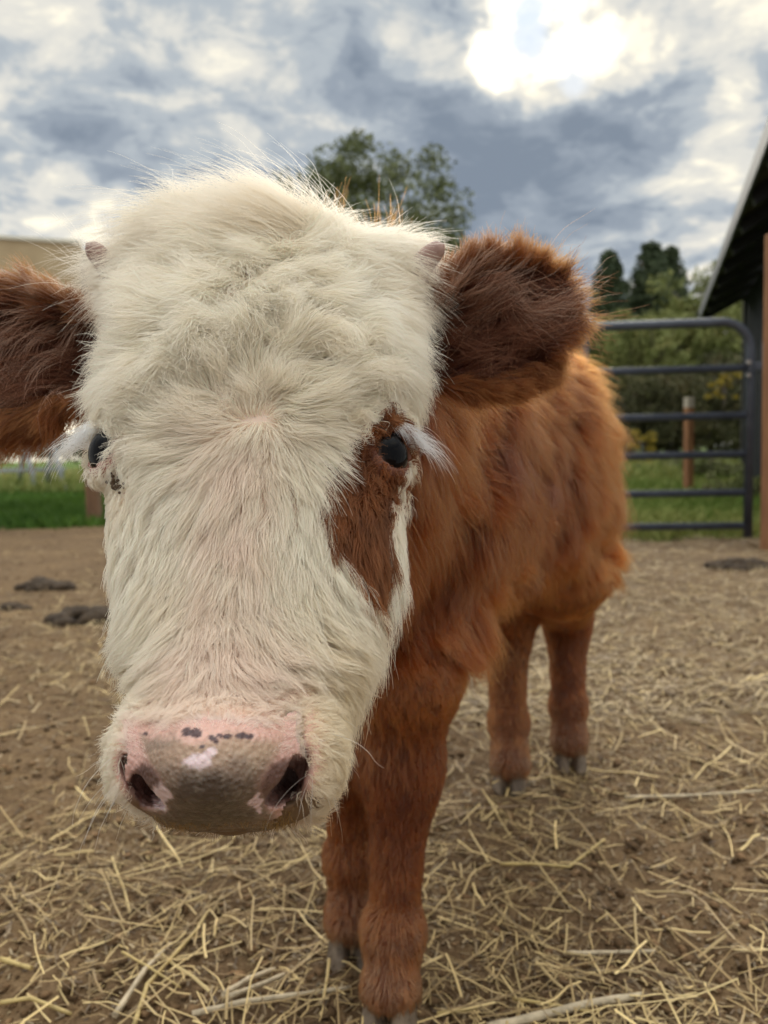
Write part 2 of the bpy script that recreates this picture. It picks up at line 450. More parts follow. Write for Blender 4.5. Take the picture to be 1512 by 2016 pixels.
def smin(a, b, k):
    h = np.clip(.5 + .5 * (b - a) / k, 0, 1)
    return b + (a - b) * h - k * h * (1 - h)
def smax(a, b, k): return -smin(-a, -b, k)
def capsule(P, a, b, ra, rb):
    a = np.asarray(a, float); b = np.asarray(b, float); ab = b - a
    t = np.clip((P - a) @ ab / (ab @ ab), 0, 1)
    return np.linalg.norm(P - a - t[:, None] * ab, axis=1) - (ra + (rb - ra) * t)
def ellip(P, c, r, M=None):
    q = P - np.asarray(c)
    if M is not None: q = q @ M
    r = np.asarray(r, float)
    k0 = np.linalg.norm(q / r, axis=1); k1 = np.linalg.norm(q / r ** 2, axis=1)
    return k0 * (k0 - 1) / (k1 + 1e-9)
# landmarks of the head
EYES = {}
EYE_R = .0178
def eye_dir(s): return norm(HX * .70 * s + HF * .70 + HL * .02)
BAX = norm(np.array((.50, .86, 0.0))); BSD = np.array((BAX[1], -BAX[0], 0.0)); BUP = np.array((0, 0, 1.0))
BM = np.stack([BAX, BSD, BUP], 1)
def bp(l, s, z):   # body frame: metres back from the chest, to the right of the picture, height
    return np.array((-.03, .84, 0)) + BAX * l + BSD * s + BUP * z
LEGS = {  # tops, joints, hoof (x, y) on the ground
    'near_front': [bp(.06, .045, .50), bp(.0, .060, .34), np.array((.014, .815, .245)), np.array((.000, .785, .072)), np.array((-.004, .757, .030))],
    'far_front': [bp(.04, -.06, .50), bp(.02, -.065, .36), np.array((-.050, .875, .25)), np.array((-.047, .885, .10)), np.array((-.049, .865, .036))],
    'near_hind': [bp(.54, -.075, .50), bp(.49, -.070, .37), np.array((.222, 1.40, .255)), np.array((.214, 1.34, .10)), np.array((.210, 1.30, .038))],
    'far_hind': [bp(.54, .035, .50), bp(.55, .060, .37), np.array((.348, 1.46, .26)), np.array((.340, 1.42, .10)), np.array((.336, 1.395, .038))],
}
LR = {'near_front': (.08, .052, .031, .0225, .029), 'far_front': (.08, .050, .030, .022, .029), 'near_hind': (.10, .076, .038, .027, .032), 'far_hind': (.088, .070, .037, .026, .032)}
NECK = (from_head(0, .07, -.055), bp(.07, 0, .60))
def body_raw(P):
    d = ellip(P, bp(.28, 0, .575), (.38, .130, .175), BM)
    d = smin(d, ellip(P, bp(.08, -.01, .565), (.16, .112, .18), BM), .06)
    d = smin(d, ellip(P, bp(.50, -.012, .565), (.16, .116, .160), BM), .12)
    d = smin(d, ellip(P, bp(.32, -.01, .475), (.24, .11, .11), BM), .06)
    for k, J in LEGS.items():
        r = LR[k]
        l = capsule(P, J[0], J[1], r[0], r[1])
        for i in range(1, 4): l = smin(l, capsule(P, J[i], J[i + 1], r[i], r[i + 1]), .022)
        l = smin(l, ellip(P, J[2] + (0, -.003, 0), (.036, .037, .060)), .03)          # knee / hock
        l = smin(l, ellip(P, J[3], (.031, .034, .030)), .012)                           # fetlock
        d = smin(d, l, .05)
    return d
def neck_raw(P):
    d = capsule(P, NECK[0], NECK[1], .088, .135)
    return smin(d, capsule(P, from_head(0, .17, -.075), bp(.02, -.02, .52), .06, .105), .06)
# nostril channels  (pixel, pixel, depth) turned into points on the head once
def head_hit(px, py, fn):
    d0 = np.arange(.26, .62, .002)
    Pp = np.array([U(px, py, d) for d in d0]); fv = fn(Pp)
    i = int(np.argmax(fv < 0))
    if fv[i] >= 0: return Pp[int(np.argmin(fv))]
    t = fv[i - 1] / (fv[i - 1] - fv[i] + 1e-9)
    return U(px, py, d0[i - 1] + t * .002)
def NO(px, py, inn): 
    p = head_hit(px, py, head_raw)
    return p - HF * inn
for s_, q_, in_ in ((1, (768, 888), .0095), (-1, (220, 890), .0050)):
    EYES[s_] = head_hit(*q_, head_raw) - eye_dir(s_) * in_
print('eyes', [[float(v_[0]) for v_ in to_head(EYES[k_][None])] for k_ in EYES], [proj(EYES[k_]) for k_ in EYES])
NOSTR = {+1: [NO(580, 1406, -.000), NO(577, 1450, .002), NO(568, 1500, .004), NO(546, 1545, .006)],
         -1: [NO(256, 1404, -.000), NO(262, 1450, .002), NO(273, 1500, .004), NO(297, 1550, .006)]}
NOSR = (.0026, .0046, .0078, .0100)
RIDGE = [NO(430, 1395, .003), NO(300, 1395, .003), NO(560, 1395, .003)]
def head_sdf(P):
    d = head_raw(P)
    for s in (1, -1):
        e = EYES[s]
        d = smin(d, ellip(P, e - HX * s * .014 - HL * .012 - HF * .006, (.024, .026, .026)), .016)        # brow and socket
        d = smin(d, np.linalg.norm(P - e, axis=1) - (EYE_R + .0024), .005)                           # lids
        d = smin(d, ellip(P, from_head(s * .0385, .338, .026), (.0165, .026, .024)), .010)              # lip pads beside nostrils
        hb = from_head(s * .078, .004, -.012)
        d = smin(d, np.linalg.norm(P - hb, axis=1) - .020, .02)
        ed = eye_dir(s)
        q = P - (e + ed * .0160)
        M = np.stack([norm(np.cross(HL, ed)), norm(HL + HX * s * .10 - ed * (ed @ (HL + HX * s * .10))), ed], 1)
        d = smax(d, -ellip(q, (0, 0, 0), (.0150, .0116, .015), M), .003)                               # opening
        d = smax(d, -capsule(P, NOSTR[s][3], NOSTR[s][3] - HF * .026 - HL * .008 + HX * s * .004, .0096, .006), .003)
        for i in range(3): d = smax(d, -capsule(P, NOSTR[s][i], NOSTR[s][i + 1], NOSR[i], NOSR[i + 1]), .004)
    d = smin(d, ellip(P, from_head(0, .345, .054), (.028, .026, .0205)), .010)
    # crown bump and chin
    d = smin(d, ellip(P, from_head(.0, .016, -.006), (.066, .042, .028)), .03)
    d = smin(d, ellip(P, from_head(0, .312, -.025), (.034, .028, .024)), .02)
    return d
def calf_sdf(P):
    h = head_sdf(P)
    d = smin(neck_raw(P), body_raw(P), .06)
    return smin(h, d, .035)

def banded_grid(fn, lo, hi, h, blk=4):
    lo = np.asarray(lo, float); n = (np.ceil((np.asarray(hi) - lo) / (h * blk)).astype(int)) * blk + 1
    cg = [lo[a] + np.arange((n[a] - 1) // blk + 1) * h * blk for a in range(3)]
    Pc = np.stack(np.meshgrid(*cg, indexing='ij'), -1).reshape(-1, 3)
    fc = np.concatenate([fn(Pc[i:i + 200000]) for i in range(0, len(Pc), 200000)]).reshape([len(c) for c in cg])
    rad = h * blk * 1.9
    near = np.abs(fc) < rad
    act = np.zeros([k - 1 for k in fc.shape], bool)
    for a in (0, 1):
        for b in (0, 1):
            for c in (0, 1):
                act |= near[a:near.shape[0] - 1 + a, b:near.shape[1] - 1 + b, c:near.shape[2] - 1 + c]
    F = np.repeat(np.repeat(np.repeat(np.where(fc < 0, -1., 1.).astype(np.float32), blk, 0), blk, 1), blk, 2)[:n[0], :n[1], :n[2]].copy()
    m = np.zeros(n, bool)
    am = np.repeat(np.repeat(np.repeat(act, blk, 0), blk, 1), blk, 2)
    m[:-1, :-1, :-1] |= am; m[1:, 1:, 1:] |= am; m[1:, :-1, :-1] |= am; m[:-1, 1:, :-1] |= am; m[:-1, :-1, 1:] |= am
    m[1:, 1:, :-1] |= am; m[1:, :-1, 1:] |= am; m[:-1, 1:, 1:] |= am
    I = np.argwhere(m)
    vals = np.empty(len(I), np.float32)
    for i in range(0, len(I), 300000): vals[i:i + 300000] = fn(lo + I[i:i + 300000] * h)
    F[I[:, 0], I[:, 1], I[:, 2]] = vals
    return lo, F
def surface_nets(lo, F, h):
    S = F < 0
    c = [S[a:S.shape[0] - 1 + a, b:S.shape[1] - 1 + b, d:S.shape[2] - 1 + d] for a in (0, 1) for b in (0, 1) for d in (0, 1)]
    allp = np.logical_and.reduce(c); anyp = np.logical_or.reduce(c)
    A = np.argwhere(anyp & ~allp); vid = np.full(anyp.shape, -1, np.int32); vid[A[:, 0], A[:, 1], A[:, 2]] = np.arange(len(A))
    acc = np.zeros((len(A), 3)); cnt = np.zeros(len(A))
    for ax in range(3):
        o1, o2 = [k for k in range(3) if k != ax]
        for u in (0, 1):
            for v_ in (0, 1):
                p = A.copy(); p[:, o1] += u; p[:, o2] += v_; q = p.copy(); q[:, ax] += 1
                f0 = F[p[:, 0], p[:, 1], p[:, 2]]; f1 = F[q[:, 0], q[:, 1], q[:, 2]]
                k = (f0 < 0) != (f1 < 0); t = np.where(k, f0 / (f0 - f1 + 1e-12), 0)
                pt = (p - A).astype(float); pt[:, ax] += t
                acc[k] += pt[k]; cnt[k] += 1
    V = lo + (A + acc / cnt[:, None]) * h
    Q = []
    for ax in range(3):
        o1, o2 = (ax + 1) % 3, (ax + 2) % 3
        sl0 = [slice(None)] * 3; sl1 = [slice(None)] * 3
        sl0[ax] = slice(0, -1); sl1[ax] = slice(1, None)
        for k in (o1, o2): sl0[k] = slice(1, -1); sl1[k] = slice(1, -1)
        ch = S[tuple(sl0)] != S[tuple(sl1)]
        E = np.argwhere(ch); off = np.zeros(3, int); off[o1] = 1; off[o2] = 1; E = E + off
        ins = S[E[:, 0], E[:, 1], E[:, 2]]
        q = []
        for (u, v_) in ((-1, -1), (0, -1), (0, 0), (-1, 0)):
            p = E.copy(); p[:, o1] += u; p[:, o2] += v_; q.append(vid[p[:, 0], p[:, 1], p[:, 2]])
        q = np.stack(q, 1); q[~ins] = q[~ins][:, ::-1]; Q.append(q)
    return V, np.concatenate(Q)
def vnormals(V, F):
    a, b_, c = V[F[:, 0]], V[F[:, 1]], V[F[:, 2]]; d = V[F[:, 3]] if F.shape[1] == 4 else c
    fn = np.cross(c - a, d - b_) if F.shape[1] == 4 else np.cross(b_ - a, c - a)
    N = np.zeros_like(V)
    for k in range(F.shape[1]):
        for ax in range(3): N[:, ax] += np.bincount(F[:, k], fn[:, ax], len(V))
    return norm(N), np.linalg.norm(fn, axis=1) / 2

H = .0038
glo, G = banded_grid(calf_sdf, (-.26, .28, .015), (.56, 1.66, .88), H)
cv, cf = surface_nets(glo, G, H)
cn, carea = vnormals(cv, cf)
def grid_f(P):
    i = np.clip(np.round((P - glo) / H).astype(int), 0, np.array(G.shape) - 1)
    return G[i[..., 0], i[..., 1], i[..., 2]]
print('calf mesh', len(cv), len(cf), round(time.time() - T0, 1))

def in_poly(px, py, poly):
    r = np.zeros(px.shape, bool); n = len(poly)
    for i in range(n):
        (x0, y0), (x1, y1) = poly[i], poly[(i + 1) % n]
        c = (y0 > py) != (y1 > py)
        r ^= c & (px < (x1 - x0) * (py - y0) / ((y1 - y0) + 1e-9) + x0)
    return r
# the face seen flat: markings are laid out in the head's own frame (x across, s down)
def face_xy(px, py):
    p = head_hit(px, py, head_sdf); q = to_head(p[None]); return (float(q[0][0]), float(q[1][0]))
PATCH = [face_xy(*p) for p in [(778, 796), (740, 832), (700, 852), (664, 885), (640, 930), (630, 985), (640, 1035), (668, 1085), (702, 1125), (735, 1165), (752, 1190), (757, 1150), (762, 1110), (767, 1060), (774, 1000), (784, 945), (806, 905), (806, 840)]]
NOSEPAD = [face_xy(*p) for p in [(268, 1412), (300, 1432), (350, 1425), (430, 1428), (510, 1432), (552, 1428), (570, 1414), (562, 1450), (545, 1490), (522, 1528), (512, 1560), (526, 1592), (545, 1614), (535, 1632), (430, 1642), (314, 1632), (296, 1612), (318, 1590), (330, 1560), (314, 1528), (290, 1490), (276, 1450)]]
NOSEALL = [face_xy(*p) for p in [(246, 1396), (268, 1408), (305, 1424), (430, 1416), (545, 1424), (570, 1408), (586, 1394), (590, 1420), (590, 1455), (600, 1490), (601, 1530), (580, 1572), (552, 1606), (540, 1634), (430, 1648), (312, 1636), (296, 1604), (272, 1575), (256, 1530), (252, 1480), (249, 1440)]]
def soft_poly(x, y, poly, r=.0016, n=14):
    g_ = np.random.default_rng(1).normal(0, r, (n, 2))
    return sum(in_poly(x + a_, y + b__, poly).astype(float) for a_, b__ in g_) / n
def white_mask(P):
    x, s, f = to_head(P)
    w_ = vnoise3(P, 60, 3) * .005 + vnoise3(P, 260, 13) * .0035
    xx, ss = x + w_[:, 0], s + w_[:, 1]
    back = .030 + .045 * sstep(s, .05, .14) + .03 * sstep(s, .16, .25)
    m_ = (f + w_[:, 2] * 1.5 > -back) & (s > -.07) & (s < .42) & (np.abs(x) < .13)
    m_ |= (s > .30) & (f > -.12) & (np.abs(x) < .11)
    pt = in_poly(xx, ss, PATCH) & (f > -.02) & (x > 0)
    return m_ & ~pt, pt
LW = np.array
WHITE, CREAM, PINKH = LW((.98, .90, .765)), LW((.96, .82, .61)), LW((.95, .76, .63))
BRN, BRN2, BRN3 = LW((.155, .032, .0055)), LW((.31, .082, .014)), LW((.040, .009, .003))
# skin colours
wm, pm = white_mask(cv)
hx, hs, hf = to_head(cv)
sk = np.where(wm[:, None], LW((.78, .60, .48)), LW((.12, .035, .012)))
pink = sstep(hs, .285, .325)
sk = np.where(wm[:, None], sk * (1 - pink[:, None]) + LW((.80, .52, .43)) * pink[:, None], sk)
dn = np.full(len(cv), 9.)
for s in (1, -1):
    dn = np.minimum(dn, capsule(cv, NOSTR[s][2], NOSTR[s][3], .010, .012))
    eye = np.linalg.norm(cv - EYES[s], axis=1) - EYE_R
    er = (1 - sstep(eye, .003, .006))[:, None]
    sk = sk * (1 - er) + (LW((.40, .21, .17)) if s < 0 else LW((.16, .06, .035))) * er
nin = (1 - sstep(dn, -.002, .003))[:, None] * (hf > .0)[:, None]
sk = sk * (1 - nin) + LW((.20, .085, .065)) * nin
und = (sstep(hs, .357, .363) * (hf > -.03))[:, None]; sk = sk * (1 - und) + LW((.16, .09, .045)) * und
cme = mesh_np('calf', cv - BASE, cf, M_SKIN, True, sk)
calf = link('calf', cme); calf.location = BASE
tag(calf, 'shaggy white-faced brown calf with a brown patch round one eye, facing the camera', 'calf')
def cpart(name, V, F, mat, col=None, smooth=True, parent=calf):
    return link(name, mesh_np(name, np.asarray(V) - BASE, F, mat, smooth, col), parent, False)

# ------------------------------------------------------------------ nose leather : finer skin over the same snout
hn = .0011
c_ = from_head(0, .342, .055)
lo_n, Gn = banded_grid(lambda P: head_sdf(P) - .0012, c_ - .062, c_ + .062, hn)
nv, nf = surface_nets(lo_n, Gn, hn)
nx_, ns_, nff = to_head(nv)
wob = vnoise3(nv, 220, 9) * .0012
ins = in_poly(nx_ + wob[:, 0], ns_ + wob[:, 1], NOSEALL) & (nff > .0)
keep = ins[nf].all(1)
nf = nf[keep]; used = np.unique(nf); remap = np.full(len(nv), -1); remap[used] = np.arange(len(used)); nf = remap[nf]; nv = nv[used]
npx, npy, _ = proj(nv); nn, _ = vnormals(nv, nf)
dch = np.full(len(nv), 9.)
for s in (1, -1):
    for i_ in range(3): dch = np.minimum(dch, capsule(nv, NOSTR[s][i_], NOSTR[s][i_ + 1], NOSR[i_] * .8, NOSR[i_ + 1] * .8))
# bumps of the nose leather (cell-like)
def worley(P, freq, seed=0):
    q = P * freq; i0 = np.floor(q).astype(np.int64); best = np.full(len(P), 9.); sec = np.full(len(P), 9.); hid = np.zeros(len(P)); cen = np.zeros_like(P)
    for a in (-1, 0, 1):
        for b in (-1, 0, 1):
            for c in (-1, 0, 1):
                i = i0 + (a, b, c)
                r1, r2, r3 = hash3(i[:, 0], i[:, 1], i[:, 2], seed), hash3(i[:, 0], i[:, 1], i[:, 2], seed + 1), hash3(i[:, 0], i[:, 1], i[:, 2], seed + 2)
                cpt = i + np.stack([r1, r2, r3], 1); d = np.linalg.norm(cpt - q, axis=1)
                k = d < best
                sec = np.where(k, best, np.minimum(sec, d)); best = np.where(k, d, best); hid = np.where(k, r1 * 97.3 % 1, hid); cen[k] = cpt[k]
    return best, sec, hid, cen / freq
w1, w2, hid, _ = worley(nv, 380, 4)
nv = nv + nn * ((w2 - w1).clip(0, .5) * .0006)[:, None]
wx = npx + (fbm(nv, 120, 31) - .5) * 60; wy = npy + (fbm(nv, 120, 37) - .5) * 60
pinkc, tanc, greyc, darkc = LW((.70, .42, .34)), LW((.40, .26, .17)), LW((.24, .165, .12)), LW((.085, .058, .042))
nc = np.repeat(pinkc[None], len(nv), 0)
def blend(mk, c):
    global nc
    nc = nc * (1 - mk[:, None]) + c * mk[:, None]
blend(sstep(wy, 1436, 1468) * .92, tanc)
blend(np.exp(-((wx - 300) / 45) ** 2 - ((wy - 1465) / 22) ** 2) * .8, greyc)
blend(np.exp(-((wx - 490) / 50) ** 2 - ((wy - 1490) / 18) ** 2) * .5, LW((.5, .36, .24)))
blend(sstep(wy, 1475, 1525) * (1 - .5 * sstep(np.abs(wx - 425), 60, 120)), greyc)
blend(sstep(wy, 1500, 1550) * (1 - .75 * sstep(np.abs(wx - 405), 30, 110)) * .9, darkc)
blend(sstep(wy, 1585, 1625) * .7, LW((.10, .065, .038)))
blend(.14 * (hid > .62) * sstep(wy, 1480, 1530), darkc * .7)
blend(.14 * (hid < .2) * sstep(wy, 1450, 1500), LW((.5, .42, .33)))
px0, ps0, _ = to_head(nv)
side_ = 1 - soft_poly(px0, ps0, NOSEPAD)
side_ *= 1 - sstep(npy, 1600, 1625) * .8
blend(side_ * .97, LW((.62, .36, .30)))
blend(sstep(npy, 1622, 1640) * .8, LW((.11, .066, .038)))
for (bx, by, rx, ry, an) in [(556, 1540, 66, 42, -.6), (288, 1550, 40, 50, .2)]:
    ca, sa = math.cos(an), math.sin(an); ux, uy = (npx - bx) * ca + (npy - by) * sa, -(npx - bx) * sa + (npy - by) * ca
    blend(side_ * (1 - sstep((ux / rx) ** 2 + (uy / ry) ** 2 + (fbm(nv, 300, 5) - .5) * .5, .6, 1.2)) * .93, LW((.085, .038, .030)))
blend(side_ * (1 - sstep(dch, -.001, .0008)) * .8, LW((.20, .085, .07)))  # shade inside the nostril slits painted into the skin colour
for (bx, by, rx, ry, c) in [(318, 1572, 17, 26, LW((.78, .58, .56))), (505, 1572, 10, 24, LW((.78, .56, .54))), (390, 1492, 26, 15, LW((.80, .62, .62))), (412, 1480, 16, 11, LW((.78, .6, .6)))]:
    blend(1 - sstep(((wx - bx) / rx) ** 2 + ((wy - by) / ry) ** 2, .5, 1.3), c)
for (bx, by, rx, ry) in [(368, 1440, 10, 9), (386, 1443, 13, 10), (418, 1452, 7, 7), (432, 1448, 6, 5), (446, 1450, 9, 6), (476, 1449, 15, 7), (492, 1450, 9, 6), (425, 1460, 6, 6), (287, 1444, 6, 4), (398, 1470, 5, 4)]:
    blend((1 - sstep((((npx + wob[used, 0] * 1500) - bx) / rx) ** 2 + (((npy + wob[used, 1] * 1500) - by) / ry) ** 2, .7, 1.2)) * .95, LW((.06, .03, .035)))
nose = cpart('nose', nv, nf, M_NOSE, nc)
nose['label'] = 'pink nose leather, dark grey and mottled below, with black specks'
# pale pads inside the foot of each nostril are part of the skin colour; dried mud under the left eye
print('nose', len(nv), round(time.time() - T0, 1))

# ------------------------------------------------------------------ eyes
def uv_sphere(c, r, n=24, sc3=(1, 1, 1), M=None):
    V = []; F = []
    for i in range(n + 1):
        t = math.pi * i / n
        for j in range(n * 2):
            p = 2 * math.pi * j / (n * 2)
            V.append((math.sin(t) * math.cos(p), math.sin(t) * math.sin(p), math.cos(t)))
    V = np.array(V) * np.array(sc3) * r
    if M is not None: V = V @ M.T
    for i in range(n):
        for j in range(n * 2):
            a = i * n * 2 + j; b_ = i * n * 2 + (j + 1) % (n * 2); F.append((a, a + n * 2, b_ + n * 2, b_))
    return V + c, np.array(F)
m, g, b = mat_new('eye'); M_EYE = m
at = g.n('ShaderNodeAttribute', attribute_name='tint'); g.set(b.inputs['Base Color'], at.outputs['Color'])
b.inputs['Roughness'].default_value = .02; b.inputs['Specular IOR Level'].default_value = .10
for s in (1, -1):
    V, F = uv_sphere(EYES[s], EYE_R, 28)
    dd = norm(V - EYES[s]) @ eye_dir(s)
    k = sstep(dd, .66, .72)[:, None]; k2 = sstep(dd, .82, .86)[:, None]
    c = LW((.10, .06, .045)) * (1 - k) + LW((.006, .004, .004)) * k
    c = c * (1 - k2) + LW((.002, .002, .003)) * k2
    cpart('eyeball', V, F, M_EYE, c)

# ------------------------------------------------------------------ ears
def make_ear(base, tip, wdir, ndir, wid, s):
    """a leaf-shaped cupped ear with an outer and an inner skin"""
    nu, nvv = 26, 18
    L = np.linalg.norm(tip - base); ax = norm(tip - base); wd_ = norm(wdir - ax * (wdir @ ax)); nd = norm(np.cross(ax, wd_)); nd = nd if nd @ ndir > 0 else -nd
    u = np.linspace(0, 1, nu); vv = np.linspace(-1, 1, nvv)
    prof = wid * np.interp(u, [0, .12, .35, .6, .8, .93, 1], [.50, .76, 1, .88, .60, .32, .03])
    cup = .55 * (1 - .45 * u)
    Vi = []; Vo = []
    for i in range(nu):
        for j in range(nvv):
            th = vv[j] * cup[i] * 1.6
            w_ = prof[i] * math.sin(th) / math.sin(max(cup[i] * 1.6, .01)) if cup[i] > .02 else prof[i] * vv[j]
            dep = prof[i] * (1 - math.cos(th)) / math.sin(max(cup[i] * 1.6, .01))
            p = base + ax * (L * u[i]) + wd_ * w_ + nd * (dep - .012 + .010 * u[i] ** 2)
            thick = .0035 * (1 - .7 * abs(vv[j])) + .0008
            Vi.append(p + nd * .0005); Vo.append(p - nd * thick)
    n = nu * nvv; F = []
    for i in range(nu - 1):
        for j in range(nvv - 1):
            a = i * nvv + j; F.append((a, a + 1, a + nvv + 1, a + nvv)); F.append((n + a, n + a + nvv, n + a + nvv + 1, n + a + 1))
        for j in (0, nvv - 1):
            a = i * nvv + j; F.append((a, a + nvv, n + a + nvv, n + a) if j == 0 else (a, n + a, n + a + nvv, a + nvv))
    for j in range(nvv - 1):
        a = (nu - 1) * nvv + j; F.append((a, a + 1, n + a + 1, n + a)); F.append((j, n + j, n + j + 1, j + 1))
    V = np.array(Vi + Vo); F = np.array(F)
    a_, b2, c2_, d_ = (V[F[:, k]] for k in range(4))
    fi = F[:(nu - 1)][0]
    nrm = np.cross(V[F[0, 2]] - V[F[0, 0]], V[F[0, 3]] - V[F[0, 1]])
    if nrm @ nd < 0: F = F[:, ::-1]
    return V, F, ax, wd_, nd, n, L, prof
EAR = {}
for s, bpx, tpx, wdr, nrm_ in ((1, (840, 700, .565), (1130, 572, .60), camdir((.36, .05, -1)), camdir((-.15, -1, -.25))),
                              (-1, (176, 700, .565), None, camdir((-.30, .05, -1)), camdir((.15, -1, -.25)))):
    b0 = U(*bpx)
    t0 = U(*tpx) if tpx else cam2world((-.345, .60, .122))
    V, F, ax, wd_, nd, n, L, prof = make_ear(b0, t0, wdr, nrm_, .048 if s > 0 else .050, s)
    px, _, _ = proj(V)
    colr = np.repeat(LW((.08, .025, .018))[None], len(V), 0); colr[n:] = LW((.3, .11, .04))
    ear = cpart('ear', V, F, M_SKIN, colr)
    EAR[s] = (V, F, ax, wd_, nd, n, L, b0, t0)
# horns
M_HORN = simple_mat('horn', (.40, .25, .20), .5, scale=90, bump=.3, bscale=300, col2=(.28, .16, .13))
for s, p0, p1 in ((1, (818, 545, .548), (876, 480, .536)), (-1, (224, 548, .552), (168, 479, .541))):
    a, b2 = U(*p0), U(*p1); ax = b2 - a; pts = []; rs = []
    for t in np.linspace(0, 1, 14):
        p = a + ax * t * 1.0 + HX * (-s) * .003 * math.sin(t * 3.0); r = .0104 - .0042 * t
        e = max(0, (t - .72) / .28); r *= math.sqrt(max(1 - e * e, .003))
        pts.append(p - BASE); rs.append(r)
    hb = MB(); hb.tube(pts, rs, 18); hb.build('horn', M_HORN, calf, True)
# hooves: two claws per foot
M_HOOF = simple_mat('hoof', (.24, .18, .125), .65, var=.5, scale=45, bump=.9, bscale=90, stretch=(1, 1, .35), col2=(.08, .055, .038))
def claw(c, fwd, side, s):
    V = []; F = []; nr, nl = 20, 7
    for l in range(nl):
        t = l / (nl - 1); z = .040 * t
        for k in range(nr):
            a = 2 * math.pi * k / nr; ca, sa = math.cos(a), math.sin(a)
            rx = (.0175 - .0035 * t) * (1 if sa * s > 0 else .62); ry = (.030 - .007 * t) * (1.12 if ca > 0 else .8)
            q = c + side * (sa * rx + s * .0125) + fwd * (ca * abs(ca) ** .0 * ry + .006 - .017 * t * (1 if ca > 0 else .2)) + np.array((0, 0, z - .002 - (.012 * t * (ca < 0))))
            V.append(q)
    for l in range(nl - 1):
        for k in range(nr): F.append((l * nr + k, l * nr + (k + 1) % nr, (l + 1) * nr + (k + 1) % nr, (l + 1) * nr + k))
    V.append(c + side * s * .012 + np.array((0, 0, -.002))); V.append(c + side * s * .012 + np.array((0, 0, .039)))
    for k in range(nr):
        F.append((nr * nl, (k + 1) % nr, k, k)); F.append((nr * nl + 1, (nl - 1) * nr + k, (nl - 1) * nr + (k + 1) % nr, (nl - 1) * nr + (k + 1) % nr))
    return V, F
for k, J in LEGS.items():
    fy = {'near_front': -.25, 'far_front': .05, 'near_hind': -.35, 'far_hind': -.1}[k]
    fwd = norm(np.array((fy, -1, 0))); side = np.array((-fwd[1], fwd[0], 0)); c = np.array((J[4][0], J[4][1], 0)) + fwd * .006
    c[2] = float(ground_z(c[0], c[1])) - .001
    for s in (-1, 1):
        V, F = claw(c, fwd, side, s); mb = MB(); mb.add([v_ - BASE for v_ in V], [tuple(dict.fromkeys(f)) for f in F])
        mb.build('hoof', M_HOOF, calf, True)
        dc = J[3] - fwd * .034 + side * s * .016 - np.array((0, 0, .012)); V, F = uv_sphere(dc - BASE, .0085, 6, (1, 1, 1.5)); mb = MB(); mb.add(V, [tuple(f) for f in F]); mb.build('dewclaw', M_HOOF, calf, True)

# ------------------------------------------------------------------ hair
M_EHAIR = hair_mat('ear_hair', .6, .8, .55)
M_WHAIR = hair_mat('pale_hair', .4, .7, .62)
def make_curves(name, P, rad, col, parent, mat=M_HAIR, tip=.25):
    """P (n,k,3) strand points, rad (n,), col (n,3)"""
    n, k, _ = P.shape
    hc = bpy.data.hair_curves.new(name); hc.add_curves([k] * n)
    hc.attributes['position'].data.foreach_set('vector', (P - BASE).astype(np.float32).ravel())
    t = np.linspace(0, 1, k); pr = 1 - (1 - tip) * t ** 1.6
    ra = (rad[:, None] * pr[None]).astype(np.float32)
    a = hc.attributes.get('radius') or hc.attributes.new('radius', 'FLOAT', 'POINT'); a.data.foreach_set('value', ra.ravel())
    c4 = np.ones((n, 4), np.float32); c4[:, :3] = np.clip(col, .004, .97)
    hc.attributes.new('tint', 'FLOAT_COLOR', 'CURVE').data.foreach_set('color', c4.ravel())
    hc.materials.append(mat)
    o = bpy.data.objects.new(name, hc); C.objects.link(o); o.parent = parent
    o['kind'] = 'stuff'
    return o
